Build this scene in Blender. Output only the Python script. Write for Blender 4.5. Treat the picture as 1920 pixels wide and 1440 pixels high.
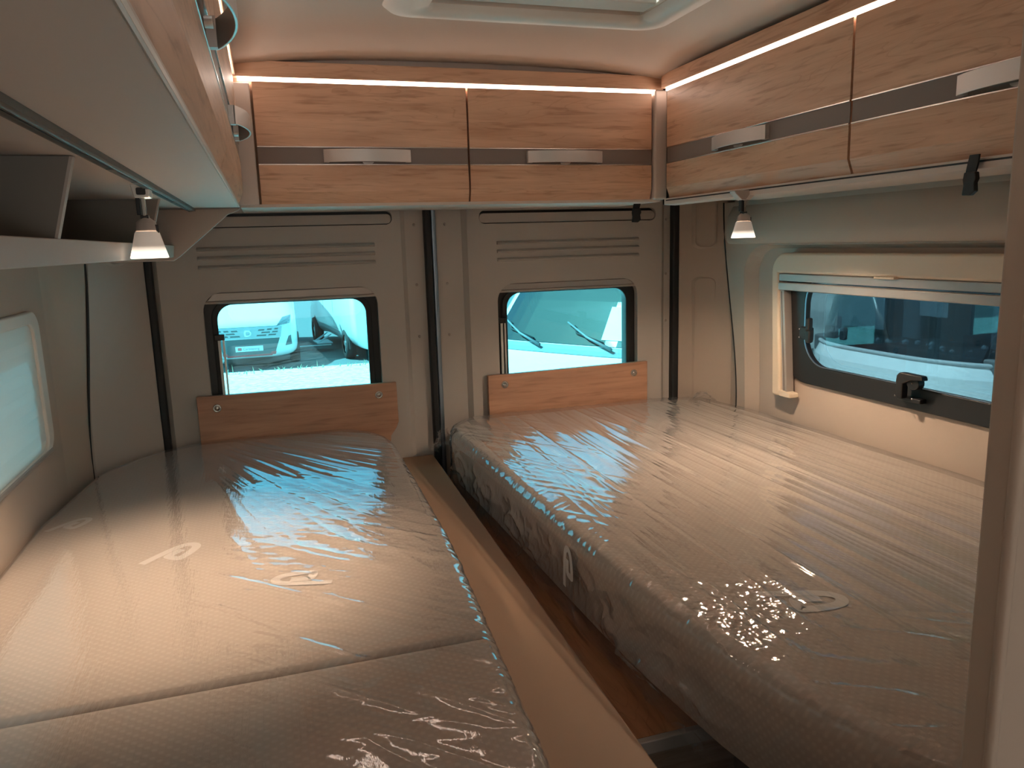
import bpy, bmesh, math, random
import numpy as np
from mathutils import Vector, Matrix
from mathutils.bvhtree import BVHTree

for o in list(bpy.data.objects):
    bpy.data.objects.remove(o)
SC = bpy.context.scene
COL = SC.collection
PI = math.pi

# ------------------------------------------------------------------ camera
cam_d = bpy.data.cameras.new('camera')
cam_d.sensor_width = 36.0
cam_d.lens = 1438.83 / 1920 * 36
cam_d.clip_start = 0.01
cam_d.clip_end = 400
cam = bpy.data.objects.new('camera', cam_d)
COL.objects.link(cam)
cam.matrix_world = Matrix(((0.95278, 0.08228, -0.29230, 0), (-0.30222, 0.16318, -0.93917, 0),
                           (-0.02957, 0.98316, 0.18034, 0), (0, 0, 0, 1)))
SC.camera = cam

# ------------------------------------------------------------------ sky, sun, exposure
SC.view_settings.view_transform = 'Standard'
SC.view_settings.look = 'None'
SC.view_settings.gamma = 1.0
SC.view_settings.use_curve_mapping = False
SC.view_settings.exposure = 1.20
SC.cycles.transparent_max_bounces = 16
SC.cycles.sample_clamp_indirect = 4.0
SC.cycles.caustics_refractive = False

SUN_EL, SUN_AZ = math.radians(54), math.radians(-69)     # azimuth from +Y towards +X
world = bpy.data.worlds.new('sky')
SC.world = world
world.use_nodes = True
wn = world.node_tree.nodes
sky = wn.new('ShaderNodeTexSky')
sky.sky_type = 'NISHITA'
sky.sun_disc = False
sky.sun_elevation = SUN_EL
sky.sun_rotation = SUN_AZ
sky.air_density = 1.0
sky.dust_density = 2.0
wbal = wn.new('ShaderNodeMixRGB')
wbal.blend_type = 'MULTIPLY'
wbal.inputs[0].default_value = 1.0
wbal.inputs[2].default_value = (0.98, 1.03, 0.86, 1)
world.node_tree.links.new(sky.outputs[0], wbal.inputs[1])
world.node_tree.links.new(wbal.outputs[0], wn['Background'].inputs[0])
wn['Background'].inputs[1].default_value = 0.26

sun_d = bpy.data.lights.new('sun', 'SUN')
sun_d.energy = 11.0
sun_d.color = (1.0, 0.99, 0.95)
sun_d.angle = math.radians(0.6)
sun = bpy.data.objects.new('sun', sun_d)
COL.objects.link(sun)
sdir = Vector((math.sin(SUN_AZ) * math.cos(SUN_EL), math.cos(SUN_AZ) * math.cos(SUN_EL), math.sin(SUN_EL)))
sun.rotation_euler = sdir.to_track_quat('Z', 'Y').to_euler()

LED_POWER = 7.0
LAMP_POWER = 1650.0
LAMP_COL = (1.0, 0.74, 0.52)
LED_COL = (1.0, 0.80, 0.67)

# ------------------------------------------------------------------ materials
def srgb(r, g, b):
    f = lambda c: (c / 255 / 12.92) if c / 255 <= 0.04045 else ((c / 255 + 0.055) / 1.055) ** 2.4
    return (f(r), f(g), f(b), 1.0)

def newmat(name):
    m = bpy.data.materials.new(name)
    m.use_nodes = True
    nt = m.node_tree
    return m, nt, nt.nodes['Principled BSDF']

def plain(name, col, rough=0.5, metal=0.0, bump=0.0, scale=200.0, spec=0.5, coat=0.0):
    m, nt, p = newmat(name)
    p.inputs['Base Color'].default_value = col
    p.inputs['Roughness'].default_value = rough
    p.inputs['Metallic'].default_value = metal
    p.inputs['Specular IOR Level'].default_value = spec
    p.inputs['Coat Weight'].default_value = coat
    tc = nt.nodes.new('ShaderNodeTexCoord')
    n = nt.nodes.new('ShaderNodeTexNoise')
    n.inputs['Scale'].default_value = scale
    n.inputs['Detail'].default_value = 3
    nt.links.new(tc.outputs['Object'], n.inputs['Vector'])
    if bump:
        b = nt.nodes.new('ShaderNodeBump')
        b.inputs['Strength'].default_value = bump
        b.inputs['Distance'].default_value = 0.001
        nt.links.new(n.outputs['Fac'], b.inputs['Height'])
        nt.links.new(b.outputs['Normal'], p.inputs['Normal'])
    r = nt.nodes.new('ShaderNodeMapRange')
    r.inputs['To Min'].default_value = rough * 0.92
    r.inputs['To Max'].default_value = min(1.0, rough * 1.08)
    nt.links.new(n.outputs['Fac'], r.inputs['Value'])
    nt.links.new(r.outputs['Result'], p.inputs['Roughness'])
    return m

def emit(name, col, strength):
    m = bpy.data.materials.new(name)
    m.use_nodes = True
    nt = m.node_tree
    nt.nodes.clear()
    e = nt.nodes.new('ShaderNodeEmission')
    e.inputs[0].default_value = (*col[:3], 1)
    e.inputs[1].default_value = strength
    o = nt.nodes.new('ShaderNodeOutputMaterial')
    nt.links.new(e.outputs[0], o.inputs[0])
    return m

def wood(name, axis, c_light, c_dark, rough=0.42, seed=0.0, contrast=1.0):
    """oak print, grain running along the given axis (0, 1)"""
    m, nt, p = newmat(name)
    L = nt.links.new
    tc = nt.nodes.new('ShaderNodeTexCoord')
    mp = nt.nodes.new('ShaderNodeMapping')
    sc = [1.0, 1.0, 1.0]
    sc[axis] = 0.085
    mp.inputs['Scale'].default_value = sc
    mp.inputs['Location'].default_value = (seed, seed * 1.7, seed * 0.6)
    L(tc.outputs['Object'], mp.inputs['Vector'])
    n1 = nt.nodes.new('ShaderNodeTexNoise')
    n1.inputs['Scale'].default_value = 26
    n1.inputs['Detail'].default_value = 6
    n1.inputs['Roughness'].default_value = 0.62
    n1.inputs['Distortion'].default_value = 0.55
    L(mp.outputs[0], n1.inputs['Vector'])
    n2 = nt.nodes.new('ShaderNodeTexNoise')
    n2.inputs['Scale'].default_value = 95
    n2.inputs['Detail'].default_value = 4
    n2.inputs['Distortion'].default_value = 0.3
    L(mp.outputs[0], n2.inputs['Vector'])
    r1 = nt.nodes.new('ShaderNodeValToRGB')
    r1.color_ramp.elements[0].position = 0.30
    r1.color_ramp.elements[0].color = c_dark
    r1.color_ramp.elements[1].position = 0.62
    r1.color_ramp.elements[1].color = c_light
    L(n1.outputs['Fac'], r1.inputs[0])
    # thin dark pores and cracks
    r2 = nt.nodes.new('ShaderNodeValToRGB')
    r2.color_ramp.elements[0].position = 0.30
    r2.color_ramp.elements[0].color = (0.62, 0.55, 0.5, 1)
    r2.color_ramp.elements[1].position = 0.45
    r2.color_ramp.elements[1].color = (1, 1, 1, 1)
    L(n2.outputs['Fac'], r2.inputs[0])
    mx = nt.nodes.new('ShaderNodeMixRGB')
    mx.blend_type = 'MULTIPLY'
    mx.inputs[0].default_value = 0.75 * contrast
    L(r1.outputs[0], mx.inputs[1])
    L(r2.outputs[0], mx.inputs[2])
    # sparse long cracks / cathedral lines
    n3 = nt.nodes.new('ShaderNodeTexNoise')
    n3.inputs['Scale'].default_value = 11
    n3.inputs['Detail'].default_value = 2
    n3.inputs['Distortion'].default_value = 1.6
    L(mp.outputs[0], n3.inputs['Vector'])
    w = nt.nodes.new('ShaderNodeMath')
    w.operation = 'MULTIPLY'
    w.inputs[1].default_value = 13
    L(n3.outputs['Fac'], w.inputs[0])
    fr = nt.nodes.new('ShaderNodeMath')
    fr.operation = 'FRACT'
    L(w.outputs[0], fr.inputs[0])
    r3 = nt.nodes.new('ShaderNodeValToRGB')
    r3.color_ramp.elements[0].position = 0.0
    r3.color_ramp.elements[0].color = (0.72, 0.64, 0.58, 1)
    r3.color_ramp.elements[1].position = 0.14
    r3.color_ramp.elements[1].color = (1, 1, 1, 1)
    L(fr.outputs[0], r3.inputs[0])
    mx2 = nt.nodes.new('ShaderNodeMixRGB')
    mx2.blend_type = 'MULTIPLY'
    mx2.inputs[0].default_value = 0.5 * contrast
    L(mx.outputs[0], mx2.inputs[1])
    L(r3.outputs[0], mx2.inputs[2])
    L(mx2.outputs[0], p.inputs['Base Color'])
    p.inputs['Roughness'].default_value = rough
    b = nt.nodes.new('ShaderNodeBump')
    b.inputs['Strength'].default_value = 0.12
    b.inputs['Distance'].default_value = 0.001
    L(n2.outputs['Fac'], b.inputs['Height'])
    L(b.outputs['Normal'], p.inputs['Normal'])
    return m

def schlick(nt, normal_socket=None, f0=0.04, gain=1.9):
    """two-sided fresnel of a thin sheet"""
    L = nt.links.new
    g = nt.nodes.new('ShaderNodeNewGeometry')
    d = nt.nodes.new('ShaderNodeVectorMath')
    d.operation = 'DOT_PRODUCT'
    L(g.outputs['Incoming'], d.inputs[0])
    L(normal_socket if normal_socket else g.outputs['Normal'], d.inputs[1])
    a = nt.nodes.new('ShaderNodeMath'); a.operation = 'ABSOLUTE'
    L(d.outputs['Value'], a.inputs[0])
    s = nt.nodes.new('ShaderNodeMath'); s.operation = 'SUBTRACT'; s.use_clamp = True
    s.inputs[0].default_value = 1.0
    L(a.outputs[0], s.inputs[1])
    pw = nt.nodes.new('ShaderNodeMath'); pw.operation = 'POWER'
    pw.inputs[1].default_value = 5.0
    L(s.outputs[0], pw.inputs[0])
    ma = nt.nodes.new('ShaderNodeMath'); ma.operation = 'MULTIPLY_ADD'
    ma.inputs[1].default_value = (1 - f0) * gain
    ma.inputs[2].default_value = f0 * gain
    L(pw.outputs[0], ma.inputs[0])
    mi = nt.nodes.new('ShaderNodeMath'); mi.operation = 'MINIMUM'
    mi.inputs[1].default_value = 0.92
    L(ma.outputs[0], mi.inputs[0])
    return mi.outputs[0]

def glass(name, tint, f0=0.04, gain=1.6):
    m = bpy.data.materials.new(name)
    m.use_nodes = True
    nt = m.node_tree
    nt.nodes.clear()
    t = nt.nodes.new('ShaderNodeBsdfTransparent')
    t.inputs[0].default_value = (*tint, 1)
    g = nt.nodes.new('ShaderNodeBsdfGlossy')
    g.inputs['Roughness'].default_value = 0.02
    mx = nt.nodes.new('ShaderNodeMixShader')
    o = nt.nodes.new('ShaderNodeOutputMaterial')
    nt.links.new(schlick(nt, None, f0, gain), mx.inputs[0])
    nt.links.new(t.outputs[0], mx.inputs[1])
    nt.links.new(g.outputs[0], mx.inputs[2])
    nt.links.new(mx.outputs[0], o.inputs[0])
    return m

def film_mat(name, streak, seed, angle):
    """clear polythene sheet: transparent with a fresnel gloss over fine crinkles"""
    m = bpy.data.materials.new(name)
    m.use_nodes = True
    nt = m.node_tree
    nt.nodes.clear()
    L = nt.links.new
    tc = nt.nodes.new('ShaderNodeTexCoord')
    mp = nt.nodes.new('ShaderNodeMapping')
    mp.inputs['Rotation'].default_value = (0, 0, angle)
    mp.inputs['Scale'].default_value = (150, streak, 60)
    mp.inputs['Location'].default_value = (seed, seed, 0)
    L(tc.outputs['Object'], mp.inputs[0])
    n = nt.nodes.new('ShaderNodeTexNoise')
    n.inputs['Scale'].default_value = 1.0
    n.inputs['Detail'].default_value = 3
    n.inputs['Roughness'].default_value = 0.6
    L(mp.outputs[0], n.inputs['Vector'])
    b = nt.nodes.new('ShaderNodeBump')
    b.inputs['Strength'].default_value = 0.35
    b.inputs['Distance'].default_value = 0.0008
    L(n.outputs['Fac'], b.inputs['Height'])
    t = nt.nodes.new('ShaderNodeBsdfTransparent')
    t.inputs[0].default_value = (0.97, 0.97, 0.97, 1)
    g = nt.nodes.new('ShaderNodeBsdfGlossy')
    g.inputs['Roughness'].default_value = 0.045
    L(b.outputs['Normal'], g.inputs['Normal'])
    mx = nt.nodes.new('ShaderNodeMixShader')
    L(schlick(nt, b.outputs['Normal'], 0.045, 2.0), mx.inputs[0])
    L(t.outputs[0], mx.inputs[1])
    L(g.outputs[0], mx.inputs[2])
    # slight milky haze of the sheet, blue tint standing in for cool window light
    df = nt.nodes.new('ShaderNodeBsdfDiffuse')
    df.inputs[0].default_value = (0.76, 0.80, 0.88, 1)
    mh = nt.nodes.new('ShaderNodeMixShader')
    mh.inputs[0].default_value = 0.05
    L(mx.outputs[0], mh.inputs[1])
    L(df.outputs[0], mh.inputs[2])
    o = nt.nodes.new('ShaderNodeOutputMaterial')
    L(mh.outputs[0], o.inputs[0])
    return m

def fabric_mat():
    m, nt, p = newmat('mattress_knit')
    L = nt.links.new
    tc = nt.nodes.new('ShaderNodeTexCoord')
    sp = nt.nodes.new('ShaderNodeSeparateXYZ')
    L(tc.outputs['Object'], sp.inputs[0])
    def wave(sock, period, ph=0.0):
        a = nt.nodes.new('ShaderNodeMath'); a.operation = 'MULTIPLY_ADD'
        a.inputs[1].default_value = 2 * PI / period
        a.inputs[2].default_value = ph
        L(sock, a.inputs[0])
        s = nt.nodes.new('ShaderNodeMath'); s.operation = 'SINE'
        L(a.outputs[0], s.inputs[0])
        return s.outputs[0]
    yz = nt.nodes.new('ShaderNodeMath'); yz.operation = 'ADD'
    xz = nt.nodes.new('ShaderNodeMath'); xz.operation = 'SUBTRACT'
    L(sp.outputs['X'], xz.inputs[0]); L(sp.outputs['Z'], xz.inputs[1])
    wx, wy = wave(xz.outputs[0], 0.0150), wave(sp.outputs['Y'], 0.0135)
    pr = nt.nodes.new('ShaderNodeMath'); pr.operation = 'MULTIPLY'
    L(wx, pr.inputs[0]); L(wy, pr.inputs[1])
    mr = nt.nodes.new('ShaderNodeMapRange')
    mr.inputs['From Min'].default_value = 0.0
    mr.inputs['From Max'].default_value = 0.85
    L(pr.outputs[0], mr.inputs['Value'])
    cr = nt.nodes.new('ShaderNodeValToRGB')
    cr.color_ramp.elements[0].color = srgb(184, 170, 158)
    cr.color_ramp.elements[1].color = srgb(193, 179, 167)
    L(mr.outputs[0], cr.inputs[0])
    L(cr.outputs[0], p.inputs['Base Color'])
    p.inputs['Roughness'].default_value = 0.95
    p.inputs['Specular IOR Level'].default_value = 0.1
    b = nt.nodes.new('ShaderNodeBump')
    b.inputs['Strength'].default_value = 0.4
    b.inputs['Distance'].default_value = 0.0006
    L(mr.outputs[0], b.inputs['Height'])
    L(b.outputs['Normal'], p.inputs['Normal'])
    return m

OAK_L, OAK_D = srgb(220, 181, 152), srgb(192, 150, 121)
M = dict(
    wood_x=wood('oak_along_width', 0, OAK_L, OAK_D, seed=3.0),
    wood_y=wood('oak_along_length', 1, OAK_L, OAK_D, seed=8.0),
    board=wood('oak_headboard', 0, srgb(196, 150, 122), srgb(162, 118, 94), seed=5.0, contrast=0.7),
    plank=wood('oak_plank', 1, srgb(176, 124, 88), srgb(132, 88, 58), seed=12.0, contrast=1.3),
    tread=wood('dark_tread', 0, srgb(160, 142, 126), srgb(122, 106, 92), seed=15.0),
    grey=plain('warm_grey_laminate', srgb(172, 160, 152), 0.55, bump=0.05),
    post=plain('grey_post', srgb(206, 195, 188), 0.5),
    under=plain('underside_laminate', srgb(206, 192, 182), 0.6),
    panel=plain('door_trim_grey', srgb(182, 174, 167), 0.62, bump=0.08, scale=900),
    wallm=plain('moulded_wall_beige', srgb(180, 164, 150), 0.7, bump=0.06, scale=500),
    ceil=plain('ceiling_beige', srgb(206, 194, 184), 0.75, bump=0.05, scale=400),
    shelf=plain('shelf_laminate', srgb(176, 162, 152), 0.55),
    divider=plain('divider_grey', srgb(120, 112, 104), 0.6),
    ledge=plain('beige_bed_ledge', srgb(156, 126, 102), 0.6, bump=0.04),
    band=plain('grey_band', srgb(124, 112, 106), 0.5),
    chrome=plain('silver_edging', srgb(215, 208, 202), 0.22, 1.0),
    handle=plain('satin_handle', srgb(205, 200, 196), 0.38, 0.55),
    dark=plain('black_plastic', (0.012, 0.012, 0.013, 1), 0.45),
    rubber=plain('black_rubber', (0.010, 0.012, 0.014, 1), 0.6),
    steel=plain('steel', srgb(150, 165, 180), 0.3, 0.9),
    rail=plain('aluminium_rail', srgb(104, 98, 92), 0.5, 0.15),
    cream=plain('cream_plastic', srgb(216, 198, 176), 0.5),
    alu=plain('blind_bar', srgb(172, 164, 158), 0.4, 0.4),
    gapdark=plain('carcass', srgb(150, 120, 98), 0.7),
    whitep=plain('white_plastic', srgb(216, 214, 208), 0.45),
    led=emit('led_strip', LED_COL, LED_POWER),
    bulb=emit('lamp_bulb', LAMP_COL, LAMP_POWER),
    bulb_deep=emit('lamp_bulb_deep', LAMP_COL, LAMP_POWER * 2.1),
    shade=None,
    glow=emit('lamp_inner_glow', (1.0, .80, .62), 26.0),
    glass_r=glass('tinted_glass_rear', (0.36, 0.80, 0.88)),
    glass_c=glass('clear_acrylic', (0.55, 0.60, 0.60)),
    glass_s=glass('tinted_glass_side', (0.21, 0.30, 0.33), gain=1.1),
    fabric=fabric_mat(),
    print=plain('white_print', srgb(214, 207, 201), 0.9),
    film_l=film_mat('polythene_left', 22.0, 1.0, math.radians(-28)),
    film_r=film_mat('polythene_right', 14.0, 7.0, math.radians(-3)),
    vwhite=plain('white_paint', (0.78, 0.78, 0.78, 1), 0.25, coat=0.6),
    vgrey=plain('grey_plastic', (0.11, 0.115, 0.12, 1), 0.6),
    vlight=plain('light_grey_plastic', (0.42, 0.43, 0.44, 1), 0.5),
    vred=plain('red_trim', (0.75, 0.10, 0.10, 1), 0.5),
    tyre=plain('tyre', (0.018, 0.018, 0.018, 1), 0.85),
    rim=plain('alloy', (0.45, 0.45, 0.46, 1), 0.35, 0.8),
    vglass=plain('dark_glass', (0.012, 0.016, 0.02, 1), 0.05, spec=0.5),
    lens=plain('headlamp_lens', (0.20, 0.22, 0.23, 1), 0.08, 0.3, spec=1.0),
    screen=glass('vehicle_windscreen', (0.30, 0.36, 0.40), gain=2.2),
    asphalt=plain('asphalt', (0.13, 0.13, 0.13, 1), 0.95, bump=0.6, scale=60, spec=0.1),  # dark tone stands in for the shade lying over the lot
    paper=plain('paper', (0.75, 0.76, 0.76, 1), 0.8),
    ink=plain('grey_ink', (0.22, 0.22, 0.24, 1), 0.8),
    roofw=plain('roof_skin', (0.7, 0.7, 0.7, 1), 0.5),
    bark=plain('bark', (0.10, 0.08, 0.06, 1), 0.9, bump=0.5, scale=30),
    leaf=plain('leaves', (0.07, 0.13, 0.05, 1), 0.7),
    weed=plain('dry_weed', (0.42, 0.40, 0.26, 1), 0.9),
)

def shade_mat():
    m, nt, p = newmat('frosted_shade')
    p.inputs['Base Color'].default_value = (0.9, 0.82, 0.76, 1)
    p.inputs['Roughness'].default_value = 0.4
    g = nt.nodes.new('ShaderNodeTexCoord')
    s = nt.nodes.new('ShaderNodeSeparateXYZ')
    nt.links.new(g.outputs['Object'], s.inputs[0])
    mr = nt.nodes.new('ShaderNodeMapRange')      # the lit bulb glows through the lower rim most
    mr.inputs['From Min'].default_value = -0.090
    mr.inputs['From Max'].default_value = -0.110
    mr.inputs['To Min'].default_value = 0.06
    mr.inputs['To Max'].default_value = 1.3
    nt.links.new(s.outputs['Z'], mr.inputs['Value'])
    nt.links.new(mr.outputs[0], p.inputs['Emission Strength'])
    p.inputs['Emission Color'].default_value = (1.0, 0.82, 0.66, 1)
    return m
M['shade'] = shade_mat()

def gravel_mat():
    m, nt, p = newmat('pale_gravel')
    tc = nt.nodes.new('ShaderNodeTexCoord')
    n = nt.nodes.new('ShaderNodeTexNoise')
    n.inputs['Scale'].default_value = 9
    n.inputs['Detail'].default_value = 8
    nt.links.new(tc.outputs['Object'], n.inputs['Vector'])
    r = nt.nodes.new('ShaderNodeValToRGB')
    r.color_ramp.elements[0].position = 0.35
    r.color_ramp.elements[0].color = (0.55, 0.55, 0.52, 1)
    r.color_ramp.elements[1].position = 0.6
    r.color_ramp.elements[1].color = (0.80, 0.79, 0.75, 1)
    nt.links.new(n.outputs['Fac'], r.inputs[0])
    nt.links.new(r.outputs[0], p.inputs['Base Color'])
    p.inputs['Roughness'].default_value = 1.0
    b = nt.nodes.new('ShaderNodeBump')
    b.inputs['Distance'].default_value = 0.03
    nt.links.new(n.outputs['Fac'], b.inputs['Height'])
    nt.links.new(b.outputs['Normal'], p.inputs['Normal'])
    return m
M['gravel'] = gravel_mat()

# blind fabric lets daylight through
def blind_mat():
    m = bpy.data.materials.new('pleated_blind')
    m.use_nodes = True
    nt = m.node_tree
    nt.nodes.clear()
    d = nt.nodes.new('ShaderNodeBsdfDiffuse')
    d.inputs[0].default_value = (0.72, 0.78, 0.78, 1)
    t = nt.nodes.new('ShaderNodeBsdfTranslucent')
    t.inputs[0].default_value = (0.68, 0.80, 0.82, 1)
    x = nt.nodes.new('ShaderNodeMixShader')
    x.inputs[0].default_value = 0.035
    o = nt.nodes.new('ShaderNodeOutputMaterial')
    nt.links.new(d.outputs[0], x.inputs[1])
    nt.links.new(t.outputs[0], x.inputs[2])
    nt.links.new(x.outputs[0], o.inputs[0])
    return m
M['blind'] = blind_mat()

# ------------------------------------------------------------------ mesh helpers
def loc_of(parent):
    v = Vector((0, 0, 0))
    while parent is not None:
        v += parent.location
        parent = parent.parent
    return v

def link(name, me, mat, parent=None, bevel=0.0, smooth=False, seg=2):
    """vertices come in scene coordinates; a parent's location is taken off"""
    off = loc_of(parent)
    if off.length > 0:
        me.transform(Matrix.Translation(-off))
    o = bpy.data.objects.new(name, me)
    COL.objects.link(o)
    if mat is not None:
        me.materials.append(mat)
    if parent is not None:
        o.parent = parent
    if smooth or bevel:
        for p in me.polygons:
            p.use_smooth = True
    if bevel:
        b = o.modifiers.new('bevel', 'BEVEL')
        b.width = bevel
        b.segments = seg
        b.limit_method = 'ANGLE'
        b.angle_limit = math.radians(40)
        b.harden_normals = True
    return o

def done(bm, name, mat, parent=None, bevel=0.0, smooth=False, seg=2):
    bmesh.ops.recalc_face_normals(bm, faces=bm.faces)
    me = bpy.data.meshes.new(name)
    bm.to_mesh(me)
    bm.free()
    return link(name, me, mat, parent, bevel, smooth, seg)

def add_box(bm, x0, x1, y0, y1, z0, z1):
    v = [bm.verts.new(p) for p in ((x0, y0, z0), (x1, y0, z0), (x1, y1, z0), (x0, y1, z0),
                                   (x0, y0, z1), (x1, y0, z1), (x1, y1, z1), (x0, y1, z1))]
    for f in ((0, 3, 2, 1), (4, 5, 6, 7), (0, 1, 5, 4), (1, 2, 6, 5), (2, 3, 7, 6), (3, 0, 4, 7)):
        bm.faces.new([v[i] for i in f])

def box(name, mat, x0, x1, y0, y1, z0, z1, parent=None, bevel=0.0):
    bm = bmesh.new()
    add_box(bm, x0, x1, y0, y1, z0, z1)
    return done(bm, name, mat, parent, bevel)

def P3(axis, a, p):
    """axis 0: p=(y,z) at x=a; axis 1: p=(x,z) at y=a; axis 2: p=(x,y) at z=a"""
    if axis == 0:
        return (a, p[0], p[1])
    if axis == 1:
        return (p[0], a, p[1])
    return (p[0], p[1], a)

def add_prism(bm, poly, axis, a0, a1):
    A = [bm.verts.new(P3(axis, a0, p)) for p in poly]
    B = [bm.verts.new(P3(axis, a1, p)) for p in poly]
    bm.faces.new(A)
    bm.faces.new(B[::-1])
    n = len(poly)
    for i in range(n):
        bm.faces.new((A[i], A[(i + 1) % n], B[(i + 1) % n], B[i]))

def prism(name, mat, poly, axis, a0, a1, parent=None, bevel=0.0, smooth=False):
    bm = bmesh.new()
    add_prism(bm, poly, axis, a0, a1)
    return done(bm, name, mat, parent, bevel, smooth)

def add_holed(bm, loops, axis, a0, a1):
    """plate with holes: loops[0] is the outline, the others are holes"""
    tri = bmesh.new()
    for lp in loops:
        vs = [tri.verts.new((p[0], p[1], 0)) for p in lp]
        for i in range(len(vs)):
            tri.edges.new((vs[i], vs[(i + 1) % len(vs)]))
    bmesh.ops.triangle_fill(tri, use_beauty=True, use_dissolve=False, edges=list(tri.edges), normal=(0, 0, 1))
    tri.verts.index_update()
    A = [bm.verts.new(P3(axis, a0, v.co[:2])) for v in tri.verts]
    B = [bm.verts.new(P3(axis, a1, v.co[:2])) for v in tri.verts]
    for f in tri.faces:
        ids = [v.index for v in f.verts]
        bm.faces.new([A[i] for i in ids])
        bm.faces.new([B[i] for i in reversed(ids)])
    for e in tri.edges:
        if len(e.link_faces) == 1:
            i, j = e.verts[0].index, e.verts[1].index
            bm.faces.new((A[i], A[j], B[j], B[i]))
    tri.free()

def holed(name, mat, loops, axis, a0, a1, parent=None, bevel=0.0):
    bm = bmesh.new()
    add_holed(bm, loops, axis, a0, a1)
    return done(bm, name, mat, parent, bevel)

def rect(x0, x1, z0, z1):
    return [(x0, z0), (x1, z0), (x1, z1), (x0, z1)]

def rrect(x0, x1, z0, z1, r, n=8):
    pts = []
    for cx, cz, a in ((x1 - r, z0 + r, -90), (x1 - r, z1 - r, 0), (x0 + r, z1 - r, 90), (x0 + r, z0 + r, 180)):
        for i in range(n + 1):
            t = math.radians(a + 90 * i / n)
            pts.append((cx + r * math.cos(t), cz + r * math.sin(t)))
    return pts

def add_tube(bm, pts, r, n=10, cap=True):
    pts = [Vector(p) for p in pts]
    rings = []
    up = Vector((0, 0, 1))
    for i, p in enumerate(pts):
        d = (pts[min(i + 1, len(pts) - 1)] - pts[max(i - 1, 0)]).normalized()
        a = d.cross(up)
        if a.length < 1e-3:
            a = d.cross(Vector((1, 0, 0)))
        a.normalize()
        b = d.cross(a).normalized()
        rr = r[i] if isinstance(r, (list, tuple)) else r
        rings.append([bm.verts.new(p + a * rr * math.cos(2 * PI * k / n) + b * rr * math.sin(2 * PI * k / n)) for k in range(n)])
    for A, B in zip(rings, rings[1:]):
        for k in range(n):
            bm.faces.new((A[k], A[(k + 1) % n], B[(k + 1) % n], B[k]))
    if cap:
        bm.faces.new(rings[0][::-1])
        bm.faces.new(rings[-1])

def tube(name, mat, pts, r, parent=None, n=10):
    bm = bmesh.new()
    add_tube(bm, pts, r, n)
    return done(bm, name, mat, parent, smooth=True)

def lathe(name, mat, prof, c, parent=None, n=24, cap_top=False, cap_bot=False, bevel=0):
    """prof: (radius, z) pairs about a vertical axis through c"""
    bm = bmesh.new()
    rings = []
    for r, z in prof:
        rings.append([bm.verts.new((c[0] + r * math.cos(2 * PI * k / n), c[1] + r * math.sin(2 * PI * k / n), c[2] + z)) for k in range(n)])
    for A, B in zip(rings, rings[1:]):
        for k in range(n):
            bm.faces.new((A[k], A[(k + 1) % n], B[(k + 1) % n], B[k]))
    if cap_bot:
        bm.faces.new(rings[0])
    if cap_top:
        bm.faces.new(rings[-1])
    return done(bm, name, mat, parent, smooth=True)

def grid_mesh(name, V, mat, parent=None):
    """V: numpy array (rows, cols, 3)"""
    R, C = V.shape[:2]
    me = bpy.data.meshes.new(name)
    me.vertices.add(R * C)
    me.vertices.foreach_set('co', V.reshape(-1).astype(np.float32))
    i = np.arange(R * C).reshape(R, C)
    q = np.stack([i[:-1, :-1], i[:-1, 1:], i[1:, 1:], i[1:, :-1]], -1).reshape(-1)
    nf = (R - 1) * (C - 1)
    me.loops.add(nf * 4)
    me.loops.foreach_set('vertex_index', q.astype(np.int32))
    me.polygons.add(nf)
    me.polygons.foreach_set('loop_start', np.arange(0, nf * 4, 4, dtype=np.int32))
    me.polygons.foreach_set('loop_total', np.full(nf, 4, dtype=np.int32))
    me.polygons.foreach_set('use_smooth', np.ones(nf, dtype=bool))
    me.update(calc_edges=True)
    me.validate()
    return link(name, me, mat, parent)

def tag(o, label, cat=None, group=None, kind=None):
    o['label'] = label
    if cat:
        o['category'] = cat
    if group:
        o['group'] = group
    if kind:
        o['kind'] = kind
    return o

def thing(name, label, cat, loc=(0, 0, 0), group=None, kind=None):
    o = bpy.data.objects.new(name, None)
    o.empty_display_size = 0.05
    COL.objects.link(o)
    o.location = loc
    return tag(o, label, cat, group, kind)

def copy_tree(o, parent=None):
    c = o.copy()
    COL.objects.link(c)
    if parent is not None:
        c.parent = parent
    for ch in list(o.children):
        copy_tree(ch, c)
    return c

# ------------------------------------------------------------------ outdoors
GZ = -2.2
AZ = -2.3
tag(box('ground', M['asphalt'], -60, 60, -40, 90, AZ - 0.3, AZ), 'asphalt of the lot around the van, shade put into its dark colour', kind='structure')
bm = bmesh.new()
edge = []
rng = random.Random(4)
for i in range(81):
    x = -40 + i
    edge.append((x, 14.9 + rng.uniform(-0.06, 0.06)))
add_prism(bm, [(-40, -20), (40, -20)] + edge[::-1], 2, AZ, GZ)
tag(done(bm, 'gravel_verge', M['gravel']), 'sunlit pale gravel verge behind the rear doors', 'gravel', kind='stuff')
bm = bmesh.new()
for k in range(130):
    x = rng.uniform(-2.2, 3.2)
    y = 14.84 - abs(rng.gauss(0, 0.12))
    h = rng.uniform(0.02, 0.07) * (2.6 if rng.random() < 0.12 else 1)
    lx, ly = rng.uniform(-0.06, 0.06), rng.uniform(-0.06, 0.06)
    w = rng.uniform(0.006, 0.014)
    a = [bm.verts.new((x - w, y, GZ)), bm.verts.new((x + w, y, GZ)), bm.verts.new((x + lx * .5 + w * .6, y + ly * .5, GZ + h * .6)),
         bm.verts.new((x + lx, y + ly, GZ + h)), bm.verts.new((x + lx * .5 - w * .6, y + ly * .5, GZ + h * .6))]
    bm.faces.new(a)
tag(done(bm, 'weeds', M['weed']), 'dry weeds along the edge of the gravel verge', 'weeds', kind='stuff')
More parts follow.
